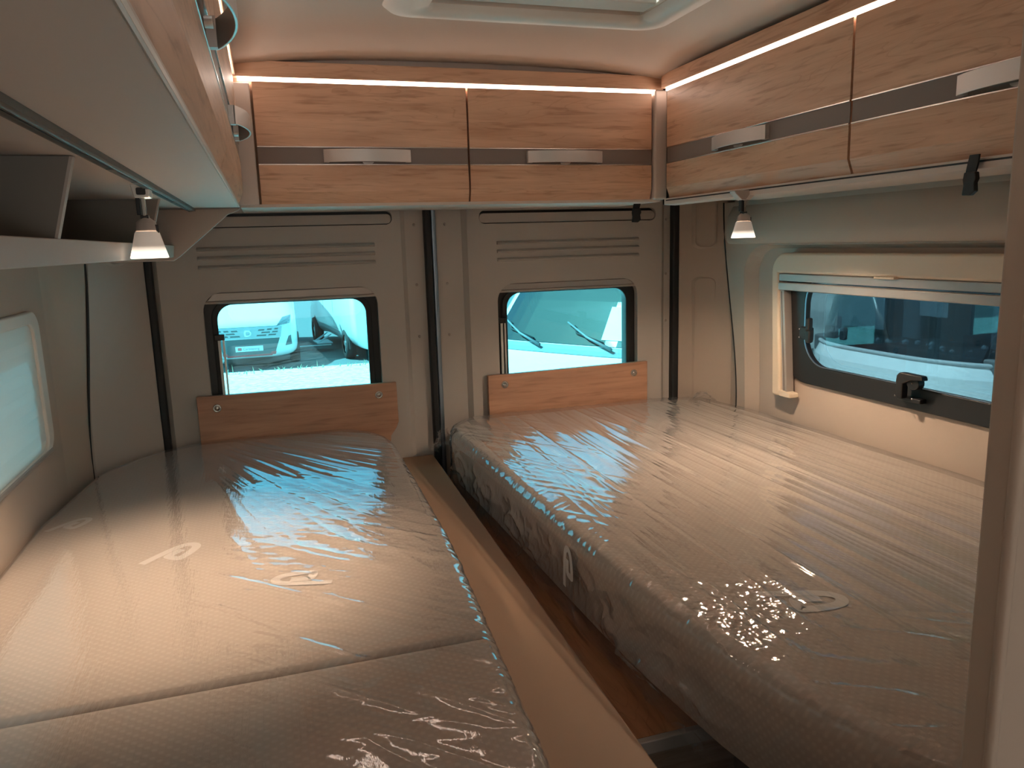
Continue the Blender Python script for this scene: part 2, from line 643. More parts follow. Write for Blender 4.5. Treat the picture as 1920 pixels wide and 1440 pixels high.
tag(box('painted_line', M['paper'], 0.55, 1.35, 19.0, 19.15, AZ, AZ + 0.006), 'white painted parking line beside the white van', 'road marking')

def superell(w, zb, zt, n=40, e=5.0):
    pts = []
    zc, hh = (zb + zt) / 2, (zt - zb) / 2
    for k in range(n):
        a = 2 * PI * k / n
        c, s = math.cos(a), math.sin(a)
        pts.append((w * math.copysign(abs(c) ** (2 / e), c), zc + hh * math.copysign(abs(s) ** (2 / e), s)))
    return pts

def loft(bm, st):
    """st: (y, half width, z bottom, z top)"""
    rings = []
    for y, w, zb, zt in st:
        rings.append([bm.verts.new((x, y, z)) for x, z in superell(w, zb, zt)])
    n = len(rings[0])
    for A, B in zip(rings, rings[1:]):
        for k in range(n):
            bm.faces.new((A[k], A[(k + 1) % n], B[(k + 1) % n], B[k]))
    bm.faces.new(rings[0])
    bm.faces.new(rings[-1][::-1])

def wheel(parent, x, y, r, side):
    """wheel whose outer face points to side (-1/+1) along local x"""
    bm = bmesh.new()
    prof = [(r * .62, .11), (r * .95, .11), (r, .07), (r, -.09), (r * .9, -.11), (r * .3, -.11)]
    n = 28
    rings = []
    for rr, d in prof:
        rings.append([bm.verts.new((x + side * d, y + rr * math.cos(2 * PI * k / n), r + rr * math.sin(2 * PI * k / n))) for k in range(n)])
    for A, B in zip(rings, rings[1:]):
        for k in range(n):
            bm.faces.new((A[k], A[(k + 1) % n], B[(k + 1) % n], B[k]))
    t = done(bm, 'wheel', M['tyre'], None, smooth=True)
    t.parent = parent
    bm = bmesh.new()
    add_prism(bm, [(y + r * .63 * math.cos(2 * PI * k / 24), r + r * .63 * math.sin(2 * PI * k / 24)) for k in range(24)], 0, x + side * .02, x + side * .05)
    d = done(bm, 'rim_well', M['vgrey'], None)
    d.parent = t
    bm = bmesh.new()
    for k in range(5):
        a = 2 * PI * k / 5 + .3
        ca, sa = math.cos(a), math.sin(a)
        q = [(-.035, .03), (.035, .03), (.05, r * .6), (-.05, r * .6)]
        add_prism(bm, [(y + u * ca - v * sa, r + u * sa + v * ca) for u, v in q], 0, x + side * .05, x + side * .085)
    add_prism(bm, [(y + .07 * math.cos(2 * PI * k / 12), r + .07 * math.sin(2 * PI * k / 12)) for k in range(12)], 0, x + side * .05, x + side * .095)
    d = done(bm, 'rim_spokes', M['rim'], None)
    d.parent = t

def camper_van(label, loc, rz, s, front_detail=True, wiper=False, group=None):
    root = thing('campervan', label, 'van', loc, group)
    root.rotation_euler = (0, 0, rz)
    root.scale = (s, s, s)
    st = [(0.0, .80, .34, .86), (.03, .88, .27, .95), (.10, .95, .24, 1.02), (.22, 1.0, .23, 1.09), (.45, 1.02, .23, 1.19),
          (.80, 1.025, .23, 1.33), (.92, 1.025, .23, 1.42), (1.25, 1.02, .24, 1.85), (1.62, 1.0, .25, 2.28), (1.95, 1.0, .25, 2.5),
          (2.5, 1.0, .25, 2.58), (5.6, 1.0, .25, 2.58), (5.9, .98, .27, 2.55), (5.97, .93, .32, 2.45)]
    bm = bmesh.new()
    loft(bm, st)
    bmesh.ops.recalc_face_normals(bm, faces=bm.faces)
    tree = BVHTree.FromBMesh(bm)
    body = done(bm, 'body', M['vwhite'], None, smooth=True)
    body.parent = root

    def patch(name, mat, quad, off=.006, nu=8, nv=4, parent=body, axis='front', th=.006):
        """quad corners in (x, z) seen from the front (or (y, z) from the left side), laid onto the body"""
        bm = bmesh.new()
        g, hgrid = [], []
        for j in range(nv + 1):
            row, row2 = [], []
            for i in range(nu + 1):
                u, v = i / nu, j / nv
                a = Vector(quad[0]).lerp(Vector(quad[1]), u)
                b = Vector(quad[3]).lerp(Vector(quad[2]), u)
                p = a.lerp(b, v)
                if axis == 'front':
                    h = tree.ray_cast(Vector((p[0], -3, p[1])), Vector((0, 1, 0)))
                else:
                    h = tree.ray_cast(Vector((-4 if axis == 'left' else 4, p[0], p[1])), Vector((1 if axis == 'left' else -1, 0, 0)))
                if h[0] is None:
                    bm.free()
                    return None
                row.append(bm.verts.new(h[0] + h[1] * off))
                row2.append(bm.verts.new(h[0] - h[1] * th))
            g.append(row); hgrid.append(row2)
        for j in range(nv):
            for i in range(nu):
                bm.faces.new((g[j][i], g[j][i + 1], g[j + 1][i + 1], g[j + 1][i]))
        rim = [(0, i) for i in range(nu)] + [(j, nu) for j in range(nv)] + [(nv, nu - i) for i in range(nu)] + [(nv - j, 0) for j in range(nv)]
        for k in range(len(rim)):
            a, b = rim[k], rim[(k + 1) % len(rim)]
            bm.faces.new((g[a[0]][a[1]], g[b[0]][b[1]], hgrid[b[0]][b[1]], hgrid[a[0]][a[1]]))
        o = done(bm, name, mat, None, smooth=False)
        o.parent = parent
        return o

    ws = patch('windscreen', M['vglass'], [(-.86, 1.45), (.86, 1.45), (.74, 2.2), (-.74, 2.2)], .008, 14, 8, root)
    patch('scuttle', M['vgrey'], [(-.88, 1.37), (.88, 1.37), (.86, 1.44), (-.86, 1.44)], .007, 14, 2, root)
    if front_detail:
        patch('grille', M['vgrey'], [(-.52, .33), (.52, .33), (.64, .66), (-.64, .66)], .007, 12, 4, root)
        patch('grille_panel', M['vlight'], [(-.66, .67), (.66, .67), (.70, .90), (-.70, .90)], .004, 12, 4, root)
        for sx in (-1, 1):
            for (xa, xb, z) in ((.16, .36, .71), (.40, .56, .715), (.26, .44, .77), (.48, .60, .775), (.20, .33, .825), (.38, .48, .83), (.53, .61, .835)):
                patch('grille_slot', M['vgrey'], [(sx * xa, z), (sx * xb, z), (sx * (xb + .01), z + .03), (sx * (xa + .02), z + .03)], .008, 3, 1, root)
            patch('headlamp', M['lens'], [(sx * .58, .90), (sx * .86, .95), (sx * .90, 1.10), (sx * .72, 1.07)], .008, 6, 4, root)
            patch('bumper_vent', M['vgrey'], [(sx * .74, .48), (sx * .88, .50), (sx * .87, .70), (sx * .82, .68)], .008, 3, 3, root)
            patch('red_corner', M['vred'], [(sx * .38, .30), (sx * .53, .31), (sx * .55, .37), (sx * .46, .37)], .010, 3, 1, root)
        patch('red_lip', M['vred'], [(-.46, .285), (.46, .285), (.46, .325), (-.46, .325)], .009, 10, 1, root)
        patch('bonnet_seam', M['vgrey'], [(-.62, .905), (.62, .905), (.62, .915), (-.62, .915)], .003, 14, 1, root)
        # emblem: a pointed loop in relief
        em = [(-.075, .72), (-.02, .71), (.05, .735), (.07, .79), (.03, .84), (-.06, .85), (-.085, .80)]
        bm = bmesh.new()
        h = tree.ray_cast(Vector((0, -3, .78)), Vector((0, 1, 0)))[0]
        inn = [(x * .6, .78 + (z - .78) * .6) for x, z in em]
        add_holed(bm, [em, inn], 1, h.y - .02, h.y + .01)
        d = done(bm, 'emblem', M['vwhite']); d.parent = root
        h = tree.ray_cast(Vector((0, -3, .42)), Vector((0, 1, 0)))[0]
        bm = bmesh.new()
        add_box(bm, -.28, .28, h.y - .025, h.y - .005, .40, .51)
        pl = done(bm, 'number_plate', M['paper']); pl.parent = root
        bm = bmesh.new()
        add_prism(bm, rrect(-.235, -.155, .425, .485, .015, 3), 1, h.y - .029, h.y - .024)
        d = done(bm, 'plate_badge', M['vred']); d.parent = pl
        cu = bpy.data.curves.new('plate_text', 'FONT')
        cu.body = 'Caravaning'
        cu.size = .075
        cu.extrude = .001
        tmp = bpy.data.objects.new('plate_text_curve', cu)
        COL.objects.link(tmp)
        bpy.context.view_layer.update()
        tme = bpy.data.meshes.new_from_object(tmp.evaluated_get(bpy.context.evaluated_depsgraph_get()))
        bpy.data.objects.remove(tmp)
        t = bpy.data.objects.new('plate_text', tme)
        COL.objects.link(t)
        tme.materials.clear()
        tme.materials.append(M['ink'])
        t.location = (-.13, h.y - .027, .43)
        t.rotation_euler = (PI / 2, 0, 0)
        t.parent = pl
    for sx, nm in ((-1, 'left'), (1, 'right')):
        for yy in (.98, 4.75):
            bm = bmesh.new()
            arch = [(yy + .42 * math.cos(a * PI / 12), .25 + .50 * math.sin(a * PI / 12)) for a in range(13)]
            h = tree.ray_cast(Vector((sx * 4, yy, .5)), Vector((-sx, 0, 0)))[0]
            add_prism(bm, arch, 0, h.x - sx * .03, h.x + sx * .012)
            d = done(bm, 'wheel_arch', M['tyre']); d.parent = root
            wheel(root, h.x - sx * .06, yy, .34, sx)
        patch('side_window', M['vglass'], [(1.45, 1.42), (2.2, 1.42), (2.2, 2.0), (1.85, 2.0)], .006, 4, 3, root, nm)
        patch('sliding_door_seam', M['vgrey'], [(2.35, .42), (2.365, .42), (2.365, 2.3), (2.35, 2.3)], .003, 1, 6, root, nm)
        patch('rear_door_seam', M['vgrey'], [(3.65, .42), (3.665, .42), (3.665, 2.3), (3.65, 2.3)], .003, 1, 6, root, nm)
        patch('side_moulding', M['vlight'], [(1.5, .50), (4.2, .50), (4.2, .60), (1.5, .60)], .012, 6, 1, root, nm)
        bm = bmesh.new()
        add_prism(bm, rrect(sx * 1.06 if sx > 0 else -1.30, 1.30 if sx > 0 else -1.06, 1.45, 1.85, .06, 3), 1, 1.28, 1.40)
        d = done(bm, 'wing_mirror', M['vgrey'], None, .01); d.parent = root
        bm = bmesh.new()
        add_box(bm, min(sx * .98, sx * 1.10), max(sx * .98, sx * 1.10), 1.36, 1.42, 1.50, 1.56)
        d = done(bm, 'mirror_arm', M['vgrey']); d.parent = root
    if wiper:
        for x0 in (-.20, .60):
            pts = [(x0, 1.405), (x0 - .30, 1.50), (x0 - .58, 1.62)]
            P = []
            for x, z in pts:
                h = tree.ray_cast(Vector((x, -3, z)), Vector((0, 1, 0)))
                P.append(h[0] + h[1] * .04)
            bm = bmesh.new()
            add_tube(bm, P, [.016, .012, .008], 6)
            w = done(bm, 'wiper_arm', M['vgrey'], None, smooth=True); w.parent = root
            Q = []
            for x, z in ((x0 - .12, 1.47), (x0 - .45, 1.54), (x0 - .5, 1.60)):
                h = tree.ray_cast(Vector((x, -3, z)), Vector((0, 1, 0)))
                Q.append(h[0] + h[1] * .022)
            bm = bmesh.new()
            add_tube(bm, Q, .010, 6)
            b = done(bm, 'wiper_blade', M['tyre'], None, smooth=True); b.parent = w
        v = patch('vent_frame', M['vlight'], [(4.05, 1.28), (4.45, 1.28), (4.45, 1.70), (4.05, 1.70)], .006, 3, 3, root, 'right')
        for k in range(8):
            patch('slat', M['vgrey'], [(4.08, 1.31 + k * .047), (4.42, 1.31 + k * .047), (4.42, 1.325 + k * .047), (4.08, 1.325 + k * .047)], .010, 2, 1, v, 'right')
        patch('windscreen_notice', M['paper'], [(.44, 1.50), (.70, 1.50), (.66, 1.78), (.42, 1.78)], .014, 4, 4, root)
    return root

camper_van('white campervan parked nose-on with a grey grille and red lower lip', (-.45, 15.8, AZ), 0, .92)
vb = camper_van('white campervan seen from its side with a folding step lowered', (1.88, 20.9, AZ), PI + math.radians(6), .92, front_detail=True)
bm = bmesh.new()
add_box(bm, .98, 1.36, 2.62, 3.3, .20, .235)
d = done(bm, 'step', M['vlight'], None, .01); d.parent = vb
for yy in (2.7, 3.18):
    bm = bmesh.new()
    add_prism(bm, [(.98, .42), (1.02, .42), (1.36, .22), (1.30, .20)], 1, yy, yy + .04)
    e = done(bm, 'step_arm', M['vlight']); e.parent = d
camper_van('white van whose bonnet and wiper fill the right rear window', (2.35 - .92 * .92 * .85, 6.15 - .92 * .92 * .53, GZ), -math.radians(58), .92, front_detail=False, wiper=True)

# coachbuilt motorhome standing alongside, its front facing the side window
mh = thing('motorhome', 'white motorhome with a wide dark windscreen outside the side window', 'motorhome', (4.2, 4.60, AZ))
def plan(front, half, depth=4.8, e=3.2, n=26):
    pts = []
    for i in range(n + 1):
        t = -1 + 2 * i / n
        pts.append((front + .52 * abs(t) ** e, 4.60 + half * math.copysign(abs(t) ** .92, t)))
    pts += [(front + depth, 4.60 + half), (front + depth, 4.60 - half)]
    return pts
def stack(levels, name, mat, parent, open_=False):
    bm = bmesh.new()
    rings = [[bm.verts.new((x, y, z)) for x, y in plan(f, h)] for z, f, h in levels]
    n = len(rings[0])
    for A, B in zip(rings, rings[1:]):
        for k in range(n):
            bm.faces.new((A[k], A[(k + 1) % n], B[(k + 1) % n], B[k]))
    if not open_:
        bm.faces.new(rings[0][::-1]); bm.faces.new(rings[-1])
    return done(bm, name, mat, parent, smooth=False)
stack([(-1.95, 4.32, 1.08), (-1.7, 4.25, 1.12), (-1.2, 4.22, 1.14), (-.98, 4.24, 1.14), (-.90, 4.28, 1.13)], 'lower_body', M['vwhite'], mh)
stack([(.55, 4.78, 1.11), (.8, 4.86, 1.10), (.95, 5.0, 1.06)], 'roof_cap', M['vwhite'], mh)
# wrapped windscreen: glass sheet on the front arc only
bm = bmesh.new()
ar = []
for z, f in ((-.90, 4.30), (-.4, 4.44), (.1, 4.60), (.55, 4.78)):
    ar.append([bm.verts.new((f + .52 * abs(t) ** 3.2, 4.60 + 1.12 * math.copysign(abs(t) ** .92, t), z)) for t in [(-1 + 2 * i / 26) for i in range(27)]])
for A, B in zip(ar, ar[1:]):
    for k in range(26):
        bm.faces.new((A[k], A[k + 1], B[k + 1], B[k]))
done(bm, 'windscreen', M['screen'], mh, smooth=True)
bm = bmesh.new()
add_tube(bm, [(4.30 + .52 * abs(t) ** 3.2 - .012, 4.60 + 1.135 * math.copysign(abs(t) ** .92, t), -.885) for t in [(-1 + 2 * i / 26) for i in range(27)]], .018, 6)
done(bm, 'screen_seal', M['vlight'], mh, smooth=True)
box('cab_interior', M['vgrey'], 5.0, 8.9, 3.53, 5.67, -.95, .56, mh)
box('dashboard', M['vgrey'], 4.45, 5.0, 3.70, 5.50, -.98, -.84, mh, .02)
box('side_wall_panel', M['vwhite'], 4.96, 9.0, 5.65, 5.725, -.95, .56, mh)
box('front_pillar', M['vwhite'], 4.86, 5.02, 5.61, 5.715, -.92, .56, mh, .02)
for yy in (3.95, 5.0):
    box('seat_back', M['vlight'], 4.86, 4.99, yy - .22, yy + .22, -.9, -.2, mh, .05)
box('screen_sheet', M['paper'], 4.72, 4.735, 5.0, 5.45, -.78, -.2, mh)
box('screen_sheet', M['paper'], 4.62, 4.63, 4.3, 4.55, -.62, -.25, mh)
rr2 = random.Random(9)
for k in range(22):
    y = rr2.uniform(3.4, 4.9); x = rr2.uniform(4.5, 4.85)
    s = rr2.uniform(.008, .03)
    bm = bmesh.new()
    bmesh.ops.create_icosphere(bm, subdivisions=1, radius=s, matrix=Matrix.Translation((x, y, -.84 + s * .4)))
    done(bm, 'crumpled_wrapper', M['paper'], mh)
box('bumper_joint', M['vgrey'], 4.24, 4.262, 5.262, 5.274, -1.4, -.93, mh)
def tree(x, y, h, seed, lab):
    AZ = GZ + .02 if y < 14 else -2.3
    t = thing('tree', lab, 'tree', (x, y, AZ), 'trees beyond the parked vehicles')
    r = random.Random(seed)
    tube('trunk', M['bark'], [(x, y, AZ), (x + .1, y, AZ + h * .3), (x - .05, y + .1, AZ + h * .6)], [.22, .17, .08], t)
    bm = bmesh.new()
    for k in range(700):
        a, b, rad = r.uniform(0, 2 * PI), math.asin(r.uniform(-.8, 1)), h * .34 * r.uniform(.55, 1.0)
        p = Vector((x + rad * math.cos(a) * math.cos(b), y + rad * math.sin(a) * math.cos(b), AZ + h * .64 + rad * math.sin(b) * 1.05))
        u = Vector((r.uniform(-1, 1), r.uniform(-1, 1), r.uniform(-1, 1))).normalized()
        v = u.cross(Vector((r.uniform(-1, 1), r.uniform(-1, 1), r.uniform(-1, 1)))).normalized()
        s = h * .06
        bm.faces.new([bm.verts.new(p + u * s * i + v * s * j * .7) for i, j in ((-1, 0), (-.4, -.8), (.6, -.7), (1.1, .1), (.4, .8), (-.5, .7))])
    done(bm, 'foliage', M['leaf'], t)
for k, (x, y, h, lab) in enumerate(((14, 10.5, 9.5, 'broad leafy tree directly beyond the motorhome'), (17, 3, 9, 'leafy tree beyond the tail of the motorhome'), (21, 19, 10, 'tallest leafy tree, far beyond the white van with the wiper'))):
    tree(x, y, h, 70 + k, lab)

# ------------------------------------------------------------------ room shell of the van
tag(box('floor', M['tread'], -.50, 1.42, -2.6, 2.2, -1.50, -1.45), 'dark wood floor of the van', kind='structure')
# ceiling: bowed sheet with a roof-hatch opening
HX0, HX1, HY0, HY1 = .33, .765, 1.02, 1.505
xs = sorted(set([round(v, 4) for v in np.linspace(-.50, 1.44, 34)] + [HX0, HX1]))
ys = sorted(set([round(v, 4) for v in np.linspace(-2.6, 1.4, 12)] + [round(v, 4) for v in np.linspace(1.55, 1.905, 12)] + [HY0, HY1]))
def ceil_z(x, y):
    z = .452 - .030 * max(0.0, (y - 1.50) / .405) ** 2
    bow = .016 * (1 - min(1.0, ((x - .5) / .53) ** 2))
    side = -.018 * min(1.0, max(0.0, abs(x - .5) - .28) / .25) ** 2
    return z - .006 + bow * min(1.0, max(0, (y - 1.5) / .4)) + side * (1 - .6 * min(1.0, max(0, (y - 1.5) / .4)))
bm = bmesh.new()
lo = [[bm.verts.new((x, y, ceil_z(x, y))) for x in xs] for y in ys]
hi = [[bm.verts.new((x, y, .54)) for x in xs] for y in ys]
for j in range(len(ys) - 1):
    for i in range(len(xs) - 1):
        cx, cy = (xs[i] + xs[i + 1]) / 2, (ys[j] + ys[j + 1]) / 2
        if HX0 < cx < HX1 and HY0 < cy < HY1:
            continue
        bm.faces.new((lo[j][i], lo[j][i + 1], lo[j + 1][i + 1], lo[j + 1][i]))
        bm.faces.new((hi[j][i], hi[j][i + 1], hi[j + 1][i + 1], hi[j + 1][i]))
bmesh.ops.remove_doubles(bm, verts=bm.verts, dist=1e-6)
bnd = [e for e in bm.edges if len(e.link_faces) == 1]
key = {}
for v in bm.verts:
    key[(round(v.co.x, 4), round(v.co.y, 4), v.co.z > .53)] = v
for e in bnd:
    a, b = e.verts
    if a.co.z > .53:
        continue
    a2 = key[(round(a.co.x, 4), round(a.co.y, 4), True)]
    b2 = key[(round(b.co.x, 4), round(b.co.y, 4), True)]
    bm.faces.new((a, b, b2, a2))
ce = tag(done(bm, 'ceiling', M['ceil'], smooth=False), 'bowed beige ceiling lining of the van', kind='structure')
for p in ce.data.polygons:
    p.use_smooth = abs(p.normal.z) > .8
box('roof_skin', M['roofw'], -.56, .30, -2.7, 2.30, .545, .56, ce)
box('roof_skin', M['roofw'], .80, 1.50, -2.7, 2.30, .545, .56, ce)
box('roof_skin', M['roofw'], .30, .80, 1.53, 2.30, .545, .56, ce)
box('roof_skin', M['roofw'], .30, .80, -2.7, .99, .545, .56, ce)
tag(box('trim_1', M['grey'], -.05, 1.06, 1.908, 1.922, .40, .53), 'grey filler strip between ceiling and rear cupboards', kind='structure')

# side walls
SY0 = .30
WZ0, WZ1, WY0 = -.405, -.072, .62
def side_window_hole(y0, y1, z0, z1, r=.09):
    return rrect(y0, y1, z0, z1, r, 8)
wr = tag(holed('wall_right', M['wallm'], [rect(-.4, 2.06, -1.5, .54), side_window_hole(.55, 1.80, -.385, -.078)], 0, 1.362, 1.40),
         'moulded beige right side wall with the window recess', kind='structure')
def seam_t(z):
    t = min(1.0, max(0.0, (.10 - z) / .6))
    return t * t * (3 - 2 * t)
zz = np.linspace(.10, -.98, 14)
rear_edge = [(2.078 - .088 * seam_t(z), z) for z in zz]
hole_o = rrect(-.3, 1.985, -.95, -.026, .10, 8)
hole_o = [(y - .055 * seam_t(z) if y > 1 else y, z) for y, z in hole_o]
hole_i = rrect(-.27, 1.945, -.92, -.036, .085, 8)
hole_i = [(y - .055 * seam_t(z) if y > 1 else y, z) for y, z in hole_i]
bm = bmesh.new()
add_holed(bm, [[(-.39, -.98), (-.39, .10)] + rear_edge, hole_o], 0, 1.338, 1.345)
A = [bm.verts.new((1.3381, y, z)) for y, z in hole_o]
B = [bm.verts.new((1.3615, y, z)) for y, z in hole_i]
for i in range(len(A)):
    j = (i + 1) % len(A)
    bm.faces.new((A[i], A[j], B[j], B[i]))
# return edge running back to the pillar
C0 = [bm.verts.new((1.338, y, z)) for y, z in rear_edge]
C1 = [bm.verts.new((1.40, y + .03, z)) for y, z in rear_edge]
for i in range(len(C0) - 1):
    bm.faces.new((C0[i], C0[i + 1], C1[i + 1], C1[i]))
rs = done(bm, 'recess_surround', M['wallm'], wr)
prism('upper_beam', M['wallm'], [(1.36, -.024), (1.325, -.022), (1.318, -.012), (1.314, .02), (1.322, .06), (1.345, .10), (1.36, .10)], 1, -.35, 2.035, wr, .004)
box('outer_skin', M['roofw'], 1.401, 1.42, -.4, .5, -1.9, .545, wr)
box('outer_skin', M['roofw'], 1.401, 1.42, 1.90, 2.3, -1.9, .545, wr)
box('outer_skin', M['roofw'], 1.401, 1.42, .5, 1.90, -1.9, -.46, wr)
box('outer_skin', M['roofw'], 1.401, 1.42, .5, 1.90, -.04, .545, wr)
wl = tag(holed('wall_left', M['wallm'], [rect(-2.6, 2.06, -1.5, .54), side_window_hole(.75, 1.72, -.375, -.135, .03)], 0, -.50, -.462),
         'moulded beige left side wall below the open shelf', kind='structure')
bm = bmesh.new()
rings = []
for z in np.linspace(.10, -.98, 14):
    e = -.393 - .043 * seam_t(z) - .004
    rings.append([bm.verts.new((x, y, z)) for x, y in ((-.463, 1.86), (-.458, 1.90), (-.452, 1.93), (e - .010, 1.985), (e - .003, 2.015), (e, 2.028), (e - .01, 2.04), (-.463, 2.06))])
for A, B in zip(rings, rings[1:]):
    for k in range(7):
        bm.faces.new((A[k], A[k + 1], B[k + 1], B[k]))
done(bm, 'wall_fold', M['wallm'], wl, smooth=True)
box('outer_skin', M['roofw'], -.53, -.502, 1.9, 2.3, -1.9, .545, wl)
tag(box('wall_left_forward', M['wallm'], -.50, -.462, -2.6, -2.55, -1.5, .5), 'beige wall end beside the cab', kind='structure')
# cab end behind the camera: windscreen opening lets in daylight, sliding door open on the right
tag(holed('wall_cab', M['wallm'], [rect(-.50, 1.42, -1.5, .54), rrect(-.35, .80, -.60, .12, .08)], 1, -2.66, -2.60), 'cab end of the van with its windscreen opening', kind='structure')
tag(holed('wall_right_forward', M['wallm'], [rect(-2.6, -.4, -1.5, .54), rrect(-1.85, -1.25, -1.42, .30, .08)], 0, 1.362, 1.40), 'beige right wall around the sliding door opening', kind='structure')
tag(box('wall_partition', M['wallm'], .472, 1.362, .378, .400, -1.45, .452, bevel=.004), 'pale partition edge at the foot of the right bed', kind='structure')
pp = bpy.data.objects['wall_partition']
bm = bmesh.new()
add_tube(bm, [(.475, .377, -1.44), (.475, .377, .45)], .0045, 8)
done(bm, 'edge_strip', M['wallm'], pp, smooth=True)

# rear corner pillars between side walls and doors
def corner(name, label, sgn):
    bm = bmesh.new()
    if sgn > 0:
        seam_t, seam_b, dx0 = (1.358, 2.092), (1.395, 2.035), 1.25
    else:
        seam_t, seam_b, dx0 = (-.393, 2.03), (-.436, 2.03), -.302
    my = lambda sx, sy, f: (sx + (dx0 - sx) * f, sy + (2.19 - sy) * f)
    prof_t = [seam_t, my(*seam_t, .3), my(*seam_t, .65), (dx0, 2.19), (dx0, 2.24), (seam_b[0] + sgn * .05, 2.24), (seam_b[0] + sgn * .05, seam_t[1])]
    prof_b = [seam_b, my(*seam_b, .3), my(*seam_b, .65), (dx0, 2.19), (dx0, 2.24), (seam_b[0] + sgn * .05, 2.24), (seam_b[0] + sgn * .05, seam_b[1])]
    rings = []
    for z in np.linspace(-1.45, .54, 24):
        t = min(1.0, max(0.0, (.10 - z) / .6))
        t = t * t * (3 - 2 * t)
        rings.append([bm.verts.new((a[0] * (1 - t) + b[0] * t, a[1] * (1 - t) + b[1] * t, z)) for a, b in zip(prof_t, prof_b)])
    n = len(rings[0])
    for A, B in zip(rings, rings[1:]):
        for k in range(n):
            bm.faces.new((A[k], A[(k + 1) % n], B[(k + 1) % n], B[k]))
    bm.faces.new(rings[0]); bm.faces.new(rings[-1][::-1])
    o = tag(done(bm, name, M['panel'] if sgn < 0 else M['wallm']), label, kind='structure')
    # embossed fields pressed into the cover
    xa, xb = sorted((dx0 + sgn * .028, seam_t[0] - sgn * .022))
    def emb(z0, z1):
        bm2 = bmesh.new()
        pts = rrect(xa, xb, z0, z1, .02, 5)
        inn = rrect(xa + .006, xb - .006, z0 + .006, z1 - .006, .016, 5)
        def yy(x):
            return 2.19 + (seam_t[1] - 2.19) * (x - dx0) / (seam_t[0] - dx0) - .002
        A = [bm2.verts.new((x, yy(x) - .000, z)) for x, z in pts]
        B = [bm2.verts.new((x, yy(x) - .006, z)) for x, z in inn]
        A2 = [bm2.verts.new((x, yy(x) + .004, z)) for x, z in pts]
        B2 = [bm2.verts.new((x, yy(x) + .004, z)) for x, z in inn]
        k = len(pts)
        for i in range(k):
            j = (i + 1) % k
            bm2.faces.new((A[i], A[j], B[j], B[i])); bm2.faces.new((A[i], A[j], A2[j], A2[i])); bm2.faces.new((B[i], B[j], B2[j], B2[i]))
        done(bm2, 'embossed_edge', o.data.materials[0], o, smooth=False)
    emb(-.035 if sgn > 0 else -.028, .30)
    if sgn > 0:
        emb(-.75, -.12)
    return o
corner('trim_2', 'beige right rear pillar cover with pressed panels', 1)
corner('trim_3', 'grey left rear pillar cover beside the left door', -1)
bm = bmesh.new()
add_tube(bm, [(1.3375 - (.022 if .10 - .60 * t > -.015 else 0.0), (2.080 - .088 * t * t * (3 - 2 * t)) * (.984 if .10 - .60 * t > -.015 else 1.0), .10 - .60 * t) for t in [i / 16 for i in range(17)]] + [(1.3375, 1.992, -.9)], .0022, 6)
tag(done(bm, 'trim_4', M['rubber'], smooth=True), 'dark joint line on the right rear pillar', kind='structure')
bm = bmesh.new()
add_tube(bm, [(-.403 - .040 * t * t * (3 - 2 * t), 2.024, .0 - .52 * t) for t in [i / 16 for i in range(17)]] + [(-.443, 2.02, -.9)], .0032, 6)
tag(done(bm, 'trim_5', M['rubber'], smooth=True), 'dark joint line on the left rear pillar', kind='structure')
# outer corners so that no daylight leaks round the doors
tag(box('trim_6', M['roofw'], 1.26, 1.43, 2.242, 2.30, -1.9, .545), 'outer right rear body corner', kind='structure')
tag(box('trim_7', M['roofw'], -.53, -.31, 2.242, 2.30, -1.9, .545), 'outer left rear body corner', kind='structure')
tag(box('trim_8', M['rubber'], -.36, 1.30, 2.205, 2.30, .105, .545), 'dark header over the rear doors', kind='structure')
tag(box('trim_9', M['panel'], -.40, 1.36, 2.2, 2.30, -1.6, -1.0), 'grey sill below the rear doors', kind='structure')

# rear doors: moulded panel with window hole, slot, three ribs
def rear_door(name, label, x0, x1, f0, f1, win, slot, ribs):
    Y = 2.2
    d = tag(holed(name, M['panel'], [rect(f0, f1, -1.0, .12), rrect(*win, .052, 8), rrect(*slot, .0175, 6)], 1, Y, Y + .022), label, kind='structure')
    bm = bmesh.new()
    add_prism(bm, [(f0, Y), (f0 - .014, Y + .014), (f0 - .014, Y + .03), (f0 + .01, Y + .03), (f0 + .01, Y + .001)], 2, -1.0, .12)
    add_prism(bm, [(f1, Y), (f1 + .014, Y + .014), (f1 + .014, Y + .03), (f1 - .01, Y + .03), (f1 - .01, Y + .001)], 2, -1.0, .12)
    add_box(bm, x0, f0 - .013, Y + .014, Y + .03, -1.0, .12)
    add_box(bm, f1 + .013, x1, Y + .014, Y + .03, -1.0, .12)
    done(bm, 'panel_border', M['panel'], d)
    prism('slot_plate', M['panel'], rrect(slot[0] + .0022, slot[1] - .0022, slot[2] + .0022, slot[3] - .008, .0130, 6), 1, Y + .004, Y + .018, d, .001)
    box('slot_recess', M['dark'], slot[0] - .005, slot[1] + .005, Y + .018, Y + .024, slot[2] - .005, slot[3] + .005, d)  # black backing; its wider top gap stands in for the cupboard's shadow
    for k, z in enumerate(ribs[2]):
        bm = bmesh.new()
        n = 8
        pr = [(Y + .001, z - .0045), (Y - .0075, z - .0035), (Y - .0085, z), (Y - .004, z + .0045), (Y + .001, z + .007)]
        add_prism(bm, pr, 0, ribs[0], ribs[1])
        done(bm, 'rib', M['panel'], d, .002)
    # small screw caps down both borders
    for xx in (x0 + .030 if x0 > .3 else None, x1 - .020 if x1 > .6 else x1 - .028):
        if xx is None:
            continue
        for z in (.06, -.11, -.26):
            bm = bmesh.new()
            bmesh.ops.create_uvsphere(bm, u_segments=10, v_segments=6, radius=.0042, matrix=Matrix.Translation((xx, Y + .0135, z)))
            done(bm, 'screw_cap', M['grey'], d, smooth=True)
    return d
